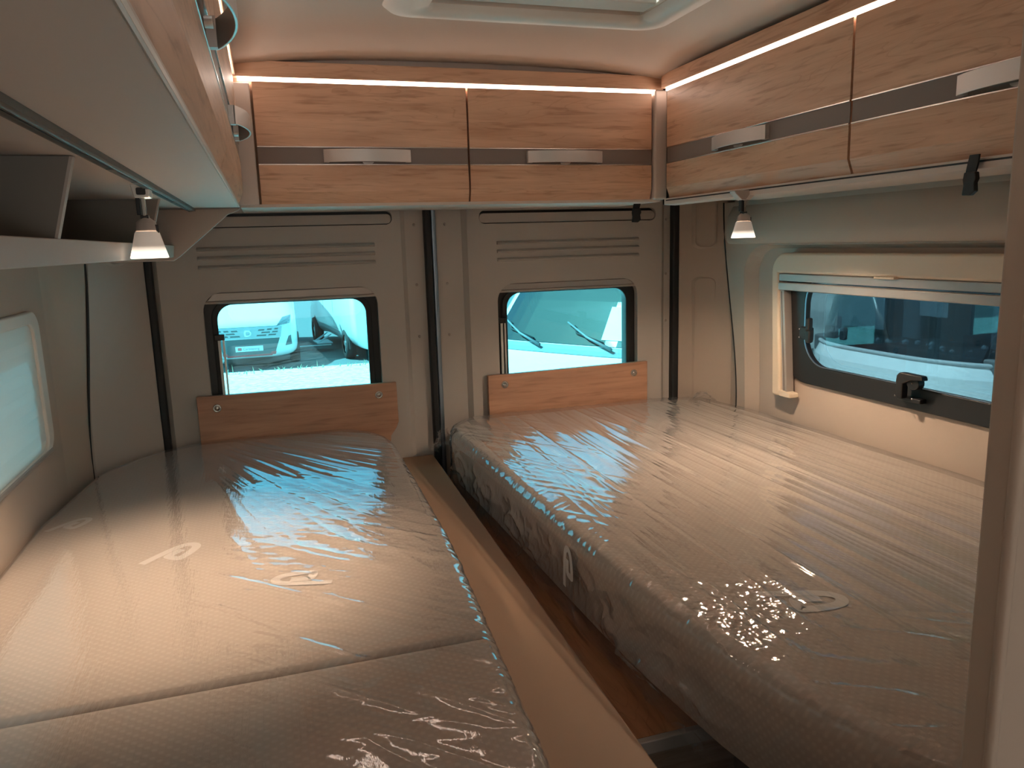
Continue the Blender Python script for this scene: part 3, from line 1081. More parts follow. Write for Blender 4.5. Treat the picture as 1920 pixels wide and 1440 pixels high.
rear_door('door_1', 'grey moulded left rear door panel with three ribs over its window', -.295, .438, -.272, .369, (-.171, .293, -.46, -.107), (-.22, .347, .062, .099),
          (-.172, .294, (.007, -.0165, -.0405)))
rear_door('door_2', 'grey moulded right rear door panel with three ribs over its window', .470, 1.235, .562, 1.193, (.648, 1.108, -.46, -.118), (.599, 1.171, .058, .096),
          (.650, 1.112, (.001, -.023, -.0475)))
# door seals
def seal(name, label, x0, x1, mat, y0=2.192, y1=2.24):
    return tag(prism(name, mat, rrect(x0, x1, y0, y1, .006, 4), 2, -1.0, .12), label, kind='structure')
seal('trim_10', 'black rubber seal left of the left rear door', -.303, -.284, M['rubber'])
seal('trim_11', 'black rubber seal where the rear doors meet', .436, .4555, M['rubber'])
seal('trim_12', 'blue-grey metal edge of the right rear door', .456, .471, M['steel'], 2.197)
seal('trim_13', 'black rubber seal right of the right rear door', 1.229, 1.253, M['rubber'])

# rear windows
def rear_window(name, label, hole, glass_x, ztop, stay_x):
    x0, x1, z0, z1 = hole
    w = tag(holed(name, M['dark'], [rrect(x0 - .012, x1 + .012, z0 - .02, z1 + .012, .055, 8), rrect(x0 + .027, x1 - .027, z0 + .02, ztop - .004, .045, 8)], 1, 2.224, 2.262, bevel=.003), label, kind='structure')
    holed('inner_seal', M['rubber'], [rrect(x0 + .018, x1 - .018, z0 + .012, ztop + .003, .05, 8), rrect(x0 + .033, x1 - .033, z0 + .026, ztop - .010, .042, 8)], 1, 2.214, 2.224, w, .002)
    prism('pane', M['glass_r'], rrect(x0 + .02, x1 - .02, z0 + .01, ztop + .004, .045, 8), 1, 2.246, 2.2465, w)
    prism('blind_cassette', M['alu'], [(x0 + .010, ztop + .001), (x1 - .006, ztop + .001), (x1 - .022, z1 - .001), (x0 + .030, z1 - .001)], 1, 2.203, 2.224, w, .002)
    box('blind_bar', M['grey'], x0 + .006, x1 - .003, 2.2005, 2.215, ztop - .006, ztop + .001, w, .0015)
    # sliding stay: black clamp and two thin rods
    box('stay_clamp', M['dark'], stay_x - .016, stay_x + .010, 2.206, 2.226, -.236, -.220, w, .002)
    box('stay_rod', M['whitep'], stay_x - .008, stay_x - .001, 2.208, 2.214, z0 + .02, -.236, w)
    box('stay_rod', M['handle'], stay_x + .004, stay_x + .009, 2.210, 2.216, z0 + .02, -.236, w)
    return w
rear_window('window_1', 'left rear door window with black frame looking on a campervan nose', (-.171, .293, -.46, -.107), None, -.131, -.134)
rear_window('window_2', 'right rear door window with black frame looking on a bonnet and wiper', (.648, 1.108, -.46, -.118), None, -.138, .665)

# right side window with cream blind surround
w3 = tag(holed('window_3', M['dark'], [rrect(.50, 1.80, -.394, -.06, .10, 10), rrect(.56, 1.710, -.342, -.10, .08, 10)], 0, 1.352, 1.372, bevel=.004), 'right side window in a black frame with two catches', kind='structure')
holed('outer_frame', M['dark'], [rrect(.52, 1.80, -.395, -.075, .095, 10), rrect(.575, 1.745, -.352, -.11, .085, 10)], 0, 1.373, 1.398, w3, .003)
prism('pane', M['glass_s'], rrect(.56, 1.77, -.37, -.09, .08, 10), 0, 1.384, 1.3845, w3)
holed('pane_edge', M['steel'], [rrect(.560, 1.709, -.342, -.100, .08, 10), rrect(.5625, 1.7065, -.3395, -.1025, .079, 10)], 0, 1.351, 1.3535, w3)
# catches
def catch(y, z, horiz):
    if horiz:
        c = box('catch', M['dark'], 1.334, 1.353, y - .030, y + .034, z - .026, z - .016, w3, .002)
        pts = [(y + .022, z + .034), (y + .014, z + .041), (y - .046, z + .040), (y - .050, z + .030), (y - .018, z + .027), (y + .004, z + .016), (y + .004, z - .018), (y + .020, z - .018), (y + .024, z + .020)]
        prism('lever', M['dark'], pts, 0, 1.316, 1.334, c, .003)
        prism('pivot', M['dark'], [(y - .018 + .017 * math.cos(a), z + .020 + .015 * math.sin(a)) for a in [i * PI / 8 for i in range(16)]], 0, 1.322, 1.340, c, .002)
        sc = ((-.018, .020), (.028, -.014), (-.020, -.014))
    else:
        c = box('catch', M['dark'], 1.336, 1.353, y - .020, y + .020, z - .022, z + .012, w3, .004)
        box('lever', M['dark'], 1.322, 1.338, y - .038, y - .020, z - .026, z + .008, c, .005)
        box('lever_stem', M['dark'], 1.330, 1.346, y - .024, y - .010, z + .004, z + .038, c, .005)
        sc = ((.014, .006), (.014, -.016), (-.016, -.016))
    for dy, dz in sc:
        bm = bmesh.new(); bmesh.ops.create_uvsphere(bm, u_segments=8, v_segments=6, radius=.0022, matrix=Matrix.Translation((1.333 if not horiz else 1.3215, y + dy, z + dz)))
        done(bm, 'screw', M['chrome'], c, smooth=True)
catch(1.327, -.347, True)
catch(1.690, -.252, False)
# blind surround
sb = thing('blind_surround', 'cream plastic blind surround above the right side window', 'window blind', (1.36, 1.3, -.05))
outer = [(.40, -.047), (1.765, -.047)] + [(1.765 + .055 * math.sin(a), -.102 + .055 * math.cos(a)) for a in [i * PI / 16 for i in range(1, 9)]] + [(1.790, -.436), (1.752, -.436), (1.787, -.10), (.40, -.10)]
outer = [(.40, -.047), (1.765, -.047)] + [(1.765 + .052 * math.sin(a), -.099 + .052 * math.cos(a)) for a in [i * PI / 16 for i in range(1, 9)]] + [(1.800, -.438), (1.765, -.438), (1.788, -.101), (.40, -.101)]
bm = bmesh.new()
add_prism(bm, outer, 0, 1.322, 1.362)
done(bm, 'cassette', M['cream'], sb, .007, seg=4)
box('upper_bar', M['alu'], 1.326, 1.345, .40, 1.789, -.122, -.102, sb, .002)
b2 = box('pull_bar', M['alu'], 1.320, 1.345, .40, 1.784, -.146, -.125, sb, .003)
box('pull_tab', M['cream'], 1.312, 1.328, 1.37, 1.43, -.104, -.098, sb, .002)
prism('guide_channel', M['alu'], [(1.786, -.146), (1.768, -.146), (1.742, -.425), (1.760, -.425)], 0, 1.328, 1.352, sb, .002)
prism('guide_groove', M['band'], [(1.779, -.15), (1.776, -.15), (1.7505, -.42), (1.7535, -.42)], 0, 1.3268, 1.329, sb)
prism('guide_foot', M['cream'], [(1.768, -.420), (1.722, -.424), (1.722, -.437), (1.768, -.438)], 0, 1.322, 1.352, sb, .003)

# left side window: drawn blind behind a pale moulded frame
w4 = tag(holed('window_4', M['whitep'], [rrect(.70, 1.785, -.392, -.105, .04, 8), rrect(.76, 1.745, -.385, -.130, .03, 8)], 0, -.466, -.452, bevel=.004), 'left side window with a drawn pale blind', kind='structure')
prism('pane', M['glass_r'], rrect(.74, 1.74, -.43, -.12, .05, 8), 0, -.487, -.4865, w4)
bm = bmesh.new()
zs = np.linspace(-.386, -.125, 15)
A = []
for k, z in enumerate(zs):
    dx = .0004 if k % 2 else -.0004
    A.append([bm.verts.new((-.458 + dx, y, z)) for y in (.76, 1.25, 1.75)])
for a, b in zip(A, A[1:]):
    for k in range(2):
        bm.faces.new((a[k], a[k + 1], b[k + 1], b[k]))
done(bm, 'blind_fabric', M['blind'], w4)
box('blind_rail', M['alu'], -.462, -.450, .76, 1.755, -.395, -.386, w4, .002)
# ------------------------------------------------------------------ roof hatch
rh = thing('roof_hatch', 'white framed roof hatch with a half-drawn blind in the ceiling', 'roof hatch', (.55, 1.26, .45))
bm = bmesh.new()
lv = [(rrect(.245, .84, .93, 1.575, .05, 8), .445), (rrect(.255, .83, .94, 1.565, .05, 8), .434), (rrect(.29, .80, .975, 1.535, .035, 8), .430), (rrect(HX0 - .004, HX1 + .004, HY0 - .004, HY1 + .004, .012, 8), .437), (rrect(HX0, HX1, HY0, HY1, .012, 8), .50)]
rings = [[bm.verts.new((x, y, z)) for x, y in pts] for pts, z in lv]
n = len(rings[0])
for a, b in zip(rings, rings[1:]):
    for k in range(n):
        bm.faces.new((a[k], a[(k + 1) % n], b[(k + 1) % n], b[k]))
done(bm, 'frame', M['whitep'], rh, smooth=True)
box('blind_bar', M['whitep'], HX0 + .004, HX1 - .004, 1.428, 1.484, .446, .460, rh, .003)
box('screen_bar', M['whitep'], HX0 + .002, HX1 - .002, 1.476, 1.5045, .458, .468, rh, .003)
bm = bmesh.new()
A = []
for k, y in enumerate(np.linspace(1.02, 1.432, 28)):
    A.append([bm.verts.new((x, y, .464 + (.004 if k % 2 else 0))) for x in (HX0 + .004, HX1 - .004)])
for a, b in zip(A, A[1:]):
    bm.faces.new((a[0], a[1], b[1], b[0]))
done(bm, 'pleated_blind', M['blind'], rh)
box('hatch_pane', M['glass_c'], HX0 - .04, HX1 + .04, HY0 - .04, HY1 + .04, .575, .576, rh)

# ------------------------------------------------------------------ overhead cupboards
def pt(o, D, along, depth, z):
    """frame of a cupboard front: along it, outward depth, height"""
    return (o[0] + D[0][0] * along + D[1][0] * depth, o[1] + D[0][1] * along + D[1][1] * depth, z)

def fbox(name, mat, F, a0, a1, d0, d1, z0, z1, parent, bevel=0.0):
    bm = bmesh.new()
    vs = []
    for z in (z0, z1):
        for a, d in ((a0, d0), (a1, d0), (a1, d1), (a0, d1)):
            vs.append(bm.verts.new(pt(F[0], F[1], a, d, z)))
    for f in ((0, 1, 2, 3), (4, 5, 6, 7), (0, 1, 5, 4), (1, 2, 6, 5), (2, 3, 7, 6), (3, 0, 4, 7)):
        bm.faces.new([vs[i] for i in f])
    return done(bm, name, mat, parent, bevel)

def fprof(name, mat, F, a0, a1, prof, parent, bevel=0.0):
    """prof in (depth, z), swept along the front"""
    bm = bmesh.new()
    A = [bm.verts.new(pt(F[0], F[1], a0, d, z)) for d, z in prof]
    B = [bm.verts.new(pt(F[0], F[1], a1, d, z)) for d, z in prof]
    bm.faces.new(A); bm.faces.new(B[::-1])
    n = len(prof)
    for i in range(n):
        bm.faces.new((A[i], A[(i + 1) % n], B[(i + 1) % n], B[i]))
    return done(bm, name, mat, parent, bevel)

def handle(F, ac, parent, zc=.2125, w=.204, bow=.021):
    n = 20
    bm = bmesh.new()
    h = .0145
    top, bot = [], []
    O, I = [], []
    for i in range(n + 1):
        t = -1 + 2 * i / n
        a = ac + t * w / 2
        d = .006 + bow * (1 - t * t) ** 0.9
        O.append((a, d + .003)); I.append((a, d))
    for (ring, dd) in ((O, 0), (I, 0)):
        pass
    vo = [[bm.verts.new(pt(F[0], F[1], a, d, zc + s * h)) for a, d in O] for s in (-1, 1)]
    vi = [[bm.verts.new(pt(F[0], F[1], a, d, zc + s * h)) for a, d in I] for s in (-1, 1)]
    for k in range(n):
        bm.faces.new((vo[0][k], vo[0][k + 1], vo[1][k + 1], vo[1][k]))
        bm.faces.new((vi[0][k], vi[0][k + 1], vi[1][k + 1], vi[1][k]))
        for s in (0, 1):
            bm.faces.new((vo[s][k], vo[s][k + 1], vi[s][k + 1], vi[s][k]))
    for k in (0, n):
        bm.faces.new((vo[0][k], vo[1][k], vi[1][k], vi[0][k]))
    hd = done(bm, 'handle', M['handle'], parent, .0008, smooth=True)
    hd['label'] = 'bowed satin metal pull handle'
    # feet, push latch
    for s in (-1, 1):
        a0, a1 = sorted((ac + s * (w / 2 - .012), ac + s * w / 2))
        fbox('handle_foot', M['handle'], F, a0, a1, -.002, .008, zc - h, zc + h, hd)
    bm = bmesh.new()
    pts = [(ac + .013 * math.cos(a), zc - h + .001 - .006 * math.sin(a)) for a in [i * PI / 10 for i in range(11)]]
    A = [bm.verts.new(pt(F[0], F[1], a, .002, z)) for a, z in pts]
    B = [bm.verts.new(pt(F[0], F[1], a, .009, z)) for a, z in pts]
    bm.faces.new(A); bm.faces.new(B[::-1])
    for i in range(len(pts)):
        j = (i + 1) % len(pts)
        bm.faces.new((A[i], A[j], B[j], B[i]))
    done(bm, 'latch_button', M['handle'], hd)
    return hd

def cupboard_door(F, a0, a1, hc, parent, woodm, zb=.104, zt=.3742):
    # slab with the lower edge chamfered back and a shallow channel for the grey band
    prof = [(0, zt), (0, .234), (-.0025, .234), (-.0025, .193), (0, .193), (0, .132), (-.011, zb), (-.018, zb), (-.018, zt)]
    d = fprof('door', woodm, F, a0, a1, prof, parent)
    fbox('band', M['band'], F, a0, a1, -.003, -.0012, .195, .232, d)
    fbox('edging', M['chrome'], F, a0, a1, -.003, .0012, .2318, .2346, d, .0005)
    fbox('edging', M['chrome'], F, a0, a1, -.003, .0012, .1924, .1952, d, .0005)
    handle(F, hc, d)
    return d

def cupboard(name, label, F, a0, a1, doors, woodm, depth, posts=(), extra_bottom=True):
    base = pt(F[0], F[1], (a0 + a1) / 2, 0, .10)
    t = thing(name, label, 'cupboard', base)
    fbox('carcass', M['gapdark'], F, a0, a1, -depth, -.020, .106, .418, t)
    fprof('valance', woodm, F, a0, a1, [(.004, .3835), (.004, .418), (-.03, .418), (-.03, .3835)], t, .001)
    fbox('base_board', M['under'], F, a0, a1, -depth, -.010, .0985, .1055, t)
    for d in doors:
        cupboard_door(F, d[0], d[1], d[2], t, woodm)
    s = fbox('led_strip', M['led'], F, d_min(doors) - .03, d_max(doors) + .012, -.012, -.003, .3760, .3832, t)
    s['label'] = 'lit warm white light strip'
    return t
def d_min(ds): return min(d[0] for d in ds)
def d_max(ds): return max(d[1] for d in ds)

FR = ((0, 1.9), ((1, 0), (0, -1)))           # rear: along +x, outward -y
FRT = ((1.02, 0), ((0, 1), (-1, 0)))         # right: along +y, outward -x
FL = ((-.036, 0), ((0, 1), (1, 0)))          # left: along +y, outward +x

rear_c = cupboard('overhead_cupboard', 'oak overhead cupboard across the rear doors with two flaps', FR, -.045, 1.03, [(.002, .4955, .250), (.5005, .998, .7505)], M['wood_x'], .27)
box('end_post', M['post'], -.048, -.003, 1.902, 1.93, .104, .3715, rear_c, .003)
box('end_post', M['post'], 1.003, 1.04, 1.890, 1.93, .104, .3825, rear_c, .006)
right_c = cupboard('overhead_cupboard', 'oak overhead cupboard along the right wall above the side window', FRT, .40, 1.882, [(.402, .515, .45), (.520, 1.1845, .853), (1.1905, 1.858, 1.527)], M['wood_y'], .30)
fprof('lower_rail', M['under'], FRT, .40, 1.87, [(.0, .104), (.0, .088), (-.034, .086), (-.034, .104)], right_c, .001)
fbox('rail_groove', M['dark'], FRT, .40, 1.86, -.006, .0006, .0975, .1005, right_c)
left_c = cupboard('overhead_cupboard', 'oak overhead cupboard on the left above the open shelf', FL, .06, 1.885, [(.065, .318, .19), (.324, 1.094, .76), (1.100, 1.858, 1.44)], M['wood_y'], .415)
fbox('lower_trim', M['whitep'], FL, .06, 1.87, -.0135, -.0098, .0975, .1045, left_c, .002)

# ------------------------------------------------------------------ left shelf below the cupboard
sh = thing('wall_shelf', 'grey open wall shelf with upright dividers under the left cupboard', 'shelf', (-.33, 1.1, -.01))
box('shelf_board', M['shelf'], -.455, -.20, .06, 1.918, -.008, .002, sh)
prism('front_lip', M['shelf'], [(-.206, -.0085), (-.199, -.0085), (-.195, .018), (-.205, .018)], 1, .06, 1.918, sh, .0015)
box('back_panel', M['divider'], -.4605, -.452, .06, 1.918, -.008, .098, sh)
for y in (.30, .88, 1.55):
    prism('divider', M['divider'], [(-.452, -.005), (-.205, -.005), (-.176, .0975), (-.452, .0975)], 1, y, y + .010, sh)
    prism('divider_edge', M['shelf'], [(-.2055, -.005), (-.2025, -.005), (-.1735, .0975), (-.1765, .0975)], 1, y - .0005, y + .0105, sh)
prism('end_panel', M['shelf'], [(-.452, .098), (-.046, .098), (-.052, .093), (-.075, .084), (-.186, -.008), (-.2, -.017), (-.452, -.017)], 1, 1.918, 1.932, sh, .002)

# light rail and reading lamps
lr = thing('light_rail', 'slim dark light rail under the left cupboard', 'rail', (-.15, 1.2, .0975))
box('track', M['rail'], -.159, -.143, .06, 1.915, .0925, .0985, lr)
box('track_slot', M['dark'], -.156, -.151, .06, 1.912, .0917, .0930, lr)
box('track_lip', M['chrome'], -.1492, -.1478, .06, 1.912, .0915, .0928, lr)
for y in (.95, 1.12, 1.55, 1.9):
    box('track_clip', M['rail'], -.157, -.150, y, y + .03, .0912, .0920, lr)

def reading_lamp(label, x, y, z, wedge):
    t = thing('reading_lamp', label, 'lamp', (x, y, z), 'clip-on reading lamps under the side cupboards')
    k = .92 if wedge else 1.0
    if wedge:
        b = prism('base', M['grey'], [(x - .029, z + .003), (x + .028, z + .003), (x + .026, z - .004), (x + .009, z - .018), (x - .010, z - .018), (x - .026, z - .004)], 1, y - .010, y + .012, t, .002)
        prism('base_facet', M['under'], [(x + .000, z - .0165), (x + .009, z - .018), (x + .026, z - .004), (x + .028, z + .002), (x + .014, z + .000)], 1, y - .0115, y - .0095, b)
    else:
        b = prism('base', M['whitep'], [(x - .013, z - .0), (x + .013, z - .0), (x + .012, z - .022), (x - .009, z - .022)], 1, y - .012, y + .02, t, .002)
        prism('socket', M['dark'], rrect(x - .005, x + .0075, z - .018, z - .008, .002, 3), 1, y - .0135, y - .011, b)
    box('arm', M['chrome'], x - .001, x + .004, y - .006, y + .006, z - .049 * k, z - .018, t, .001)
    box('arm_cover', M['dark'], x - .008, x - .003, y - .006, y + .006, z - .046 * k, z - .018, t, .001)
    box('joint', M['dark'], x - .004, x + .007, y - .006, y + .006, z - .053 * k, z - .046 * k, t, .001)
    c = (x + .002, y, z)
    lathe('neck', M['grey'], [(.006, -.050 * k), (.0135, -.056 * k), (.0150, -.071 * k)], c, t)
    lathe('switch', M['dark'], [(.0025, -.060 * k), (.0025, -.072 * k)], (x + .016, y - .004, z), t, 8)
    sh_ = lathe('shade', M['shade'], [(.0155, -.0695), (.0170, -.072), (.0262, -.107), (.0250, -.108)], c, t, 28)
    sh_.scale = (1, 1, k)
    rf = lathe('reflector', M['glow'], [(.0150, -.074), (.0232, -.1055 if wedge else -.100)], c, t, 24)
    rf.scale = (1, 1, k)
    bz = -.0975 if wedge else -.073
    br = .0115 if wedge else .0085
    lathe('bulb', M['bulb' if wedge else 'bulb_deep'], [(.0002, bz * k), (br, bz * k), (br, bz * k + .0015), (.0002, bz * k + .0015)], c, t, 16, True, True)
    return t
reading_lamp('white reading lamp with a frosted shade clipped to the left rail', -.164, 1.25, .102, False)
reading_lamp('grey wedge-based reading lamp hanging under the right cupboard', 1.011, 1.497, .096, True)

# straps with buckles
def strap(label, x, y, z, ang, L=.032, k=1.0):
    t = thing('luggage_strap', label, 'strap', (x, y, z))
    bm = bmesh.new()
    ca, sa = math.cos(ang), math.sin(ang)
    def q(u, w, v): return (x + k * (ca * u - sa * w), y + k * (sa * u + ca * w), z + k * v)
    def slab(pts, w0, w1):
        b = bmesh.new()
        A = [b.verts.new(q(u, w0, v)) for u, v in pts]
        B = [b.verts.new(q(u, w1, v)) for u, v in pts]
        b.faces.new(A); b.faces.new(B[::-1])
        for i in range(len(pts)):
            j = (i + 1) % len(pts)
            b.faces.new((A[i], A[j], B[j], B[i]))
        return b
    done(slab([(-.006, .012), (.013, .012), (.011, -.004), (.008, -L + .008), (-.012, -L + .006), (-.010, -.006)], -.002, .002), 'webbing', M['rubber'], t, .0006)
    done(slab([(-.012, -L + .008), (.010, -L + .008), (.012, -L - .004), (.009, -L - .010), (.011, -L - .024), (.002, -L - .031), (-.014, -L - .030), (-.012, -L - .014), (-.014, -L - .004)], -.005, .005), 'buckle', M['dark'], t, .0015)
    bm.free()
strap('small black strap buckle hanging below the rear cupboard', 1.005, 2.0, .100, 0, .022)
strap('large black strap buckle hanging below the right cupboard', 1.010, .915, .098, PI / 2 + PI, .024, .88)

# ------------------------------------------------------------------ headboards
def headboard(name, label, pts, screws):
    t = thing(name, label, 'headboard', (sum(p[0] for p in pts) / len(pts), 2.175, min(p[1] for p in pts)), None)
    prism('board', M['board'], pts, 1, 2.178, 2.194, t, .0015)
    for x, z in screws:
        bm = bmesh.new()
        n = 20
        prof = [(.0112, 0), (.0112, -.003), (.0085, -.0045), (.0075, -.0032), (.0068, -.0032), (.0062, -.0065), (.0035, -.008), (.0003, -.0085)]
        rings = [[bm.verts.new((x + r * math.cos(2 * PI * k / n), 2.178 + d, z + r * math.sin(2 * PI * k / n))) for k in range(n)] for r, d in prof]
        for A, B in zip(rings, rings[1:]):
            for k in range(n):
                bm.faces.new((A[k], A[(k + 1) % n], B[(k + 1) % n], B[k]))
        done(bm, 'screw', M['chrome'], t, smooth=True)
    return t
headboard('headboard', 'oak board with a rounded lower corner behind the left bed',
          [(-.208, -.381), (.329, -.384), (.330, -.500), (.322, -.518), (.306, -.540), (.30, -.60), (-.208, -.60)], [(-.158, -.415), (.277, -.416)])
headboard('headboard', 'oak board with two metal bolts behind the right bed', [(.604, -.388), (1.132, -.382), (1.132, -.60), (.604, -.60)], [(.655, -.418), (1.083, -.416)])

# ------------------------------------------------------------------ bed bases
lb = thing('bed_base', 'beige bed base whose ledge runs beside the left mattress', 'bed base', (.0, 1.2, -1.45))
prism('bed_board', M['ledge'], [(-.458, .05), (.372, .05), (.392, .73), (.428, 2.188), (-.36, 2.188), (-.40, 2.03), (-.458, 1.85)], 2, -.640, -.612, lb, .004)
prism('side_panel', M['ledge'], [(.355, .05), (.368, .05), (.388, .73), (.424, 2.188), (.41, 2.188)], 2, -1.45, -.640, lb)
cg = thing('step_board', 'oak step board in the gangway between the two beds', 'step', (.5, 1.5, -.70))
prism('board', M['plank'], [(.395, .868), (.595, .868), (.595, 2.188), (.428, 2.188)], 2, -.700, -.682, cg)
prism('front_edge', M['alu'], [(.395, .856), (.595, .856), (.595, .8675), (.395, .8675)], 2, -.702, -.681, cg, .002)
box('riser', M['tread'], .43, .595, .870, .885, -.95, -.703, cg)
st2 = thing('lower_step', 'dark wood lower step in front of the oak board', 'step', (.5, .6, -.9))
box('tread', M['tread'], .393, .595, .30, .868, -.88, -.862, st2)
box('riser', M['tread'], .43, .595, .31, .325, -1.45, -.881, st2)
rb = thing('bed_base', 'dark bed base hidden under the right mattress', 'bed base', (1.0, 1.2, -1.45))
prism('bed_board', M['divider'], [(.60, 2.188), (.60, .95), (.70, .45), (1.335, .41), (1.335, 1.95), (1.23, 2.14), (1.2, 2.188)], 2, -.690, -.6635, rb)
box('side_panel', M['divider'], .705, .72, .46, 2.15, -1.45, -.68, rb)

# ------------------------------------------------------------------ mattresses
def vnoise(x, y, seed):
    """smooth value noise in [0, 1]"""
    r = np.random.RandomState(seed)
    T = r.rand(256, 256)
    xi, yi = np.floor(x).astype(int), np.floor(y).astype(int)
    fx, fy = x - xi, y - yi
    fx, fy = fx * fx * (3 - 2 * fx), fy * fy * (3 - 2 * fy)
    a, b = T[xi % 256, yi % 256], T[(xi + 1) % 256, yi % 256]
    c, d = T[xi % 256, (yi + 1) % 256], T[(xi + 1) % 256, (yi + 1) % 256]
    return (a * (1 - fx) + b * fx) * (1 - fy) + (c * (1 - fx) + d * fx) * fy
def ridge(x, y, seed, p=2.0):
    return (1 - np.abs(2 * vnoise(x, y, seed) - 1)) ** p
def sstep(a, b, x):
    t = np.clip((x - a) / (b - a), 0, 1)
    return t * t * (3 - 2 * t)
def interp(pts):
    ys = np.array([p[0] for p in pts]); vs = np.array([p[1] for p in pts])
    o = np.argsort(ys)
    return lambda y: np.interp(y, ys[o], vs[o])

L_left = interp([(0.0, -.458), (1.60, -.458), (1.954, -.418), (2.018, -.378), (2.109, -.305), (2.16, -.215), (2.165, -.20)])
L_right = interp([(0.0, .19), (.62, .226), (.905, .246), (1.235, .268), (1.6, .276), (1.96, .282), (2.04, .272), (2.10, .235), (2.165, .16)])
R_left = interp([(.40, .660), (.45, .622), (.492, .590), (.566, .552), (.659, .522), (.78, .500), (.95, .483), (1.1, .475), (1.3, .470), (1.5, .465), (1.9, .452), (2.0, .448), (2.08, .462), (2.13, .50), (2.165, .56)])
R_right = interp([(.40, 1.352), (1.2, 1.352), (1.85, 1.345), (2.0, 1.325), (2.10, 1.30), (2.165, 1.20)])

def drape(xl, xr, y0, y1, ny, nx, ztop, zbot, r, off, hfun=None, sidef=None, flare=0.0, left=True, right=True, front=True):
    """sheet over a mattress: rounded shoulder, skirts on the sides and the rear edge"""
    # row parameter: y plus extra rows for the rear (and front) skirt
    ns = 14
    ycore = np.linspace(y0, y1, ny)
    rows = [(y, 0.0, 0.0) for y in ycore]
    for k in range(1, ns + 1):
        rows.append((y1, k / ns, 0.0))
    if front:
        rows = [(y0, 0.0, k / ns) for k in range(ns, 0, -1)] + rows
    cs = 34
    V = np.zeros((len(rows), nx + 2 * cs, 3))
    for j, (y, sk, sf) in enumerate(rows):
        a, b = float(xl(y)) - off, float(xr(y)) + off
        u = np.linspace(0, 1, nx)
        x = a + (b - a) * u
        de = np.minimum.reduce([x - a if left else np.full(nx, 9.), b - x if right else np.full(nx, 9.), np.full(nx, max(y1 - y, 0.0)), np.full(nx, max(y - y0, 0.0) if front else 9.)])
        dd = np.clip(de, 0, r)
        z = ztop + off - r + np.sqrt(np.maximum(r * r - (r - dd) ** 2, 0))
        yy = np.full(nx, y)
        top = np.stack([x, yy, z], -1)
        zs = z[0]
        k = np.linspace(1, 0, cs, endpoint=False)
        fl = flare * k ** 1.5
        Ls = np.stack([np.full(cs, a) - fl + 0.0, np.full(cs, y), zs + (zbot - zs) * k], -1)
        k2 = k[::-1]
        Rs = np.stack([np.full(cs, b), np.full(cs, y), z[-1] + (zbot - z[-1]) * k2], -1)
        row = np.concatenate([Ls, top, Rs], 0)
        s = max(sk, sf)
        if s > 0:
            row[:, 2] = np.minimum(row[:, 2], (ztop + off - r) + (zbot - (ztop + off - r)) * s)
        V[j] = row
    if hfun is not None:
        X, Y, Z = V[..., 0], V[..., 1], V[..., 2]
        topmask = sstep(zbot + .02, ztop - .02, Z)
        V[..., 2] += hfun(X, Y) * topmask
        if sidef is not None:
            V[:, :cs, 0] += sidef(Y[:, :cs], Z[:, :cs])
            V[:, -cs:, 0] += 0
    return V

ZT, ZBL, ZBR = -.503, -.611, -.650
def logo(name, parent, origin, ex, ey, s, off):
    """open loop printed on the cover: a fat stroke"""
    c = [(-.10, -.70), (-.08, -.25), (-.04, .22), (.04, .48), (.2, .58), (.37, .48), (.46, .22), (.50, -.14), (.46, -.22), (.20, -.20), (.15, -.12), (.17, .24)]
    c = [Vector(p) for p in c]
    cc = []
    for i in range(len(c) - 1):
        p0, p1, p2, p3 = c[max(i - 1, 0)], c[i], c[i + 1], c[min(i + 2, len(c) - 1)]
        for k in range(6):
            t = k / 6
            cc.append(.5 * (2 * p1 + (p2 - p0) * t + (2 * p0 - 5 * p1 + 4 * p2 - p3) * t * t + (3 * p1 - 3 * p2 + p3 - p0) * t ** 3))
    c = cc + [c[-1]]
    w = .10
    Lp, Rp = [], []
    for i, p in enumerate(c):
        d = (c[min(i + 1, len(c) - 1)] - c[max(i - 1, 0)]).normalized()
        nrm = Vector((-d.y, d.x))
        Lp.append(p + nrm * w); Rp.append(p - nrm * w)
    bm = bmesh.new()
    o, ex, ey = Vector(origin), Vector(ex).normalized(), Vector(ey).normalized()
    nz = ex.cross(ey).normalized() * off
    A = [bm.verts.new(o + ex * p.x * s + ey * p.y * s + nz) for p in Lp]
    B = [bm.verts.new(o + ex * p.x * s + ey * p.y * s + nz) for p in Rp]
    for i in range(len(c) - 1):
        bm.faces.new((A[i], A[i + 1], B[i + 1], B[i]))
    d = done(bm, name, M['print'], parent)
    d['label'] = 'pale printed open-loop emblem'
    return d

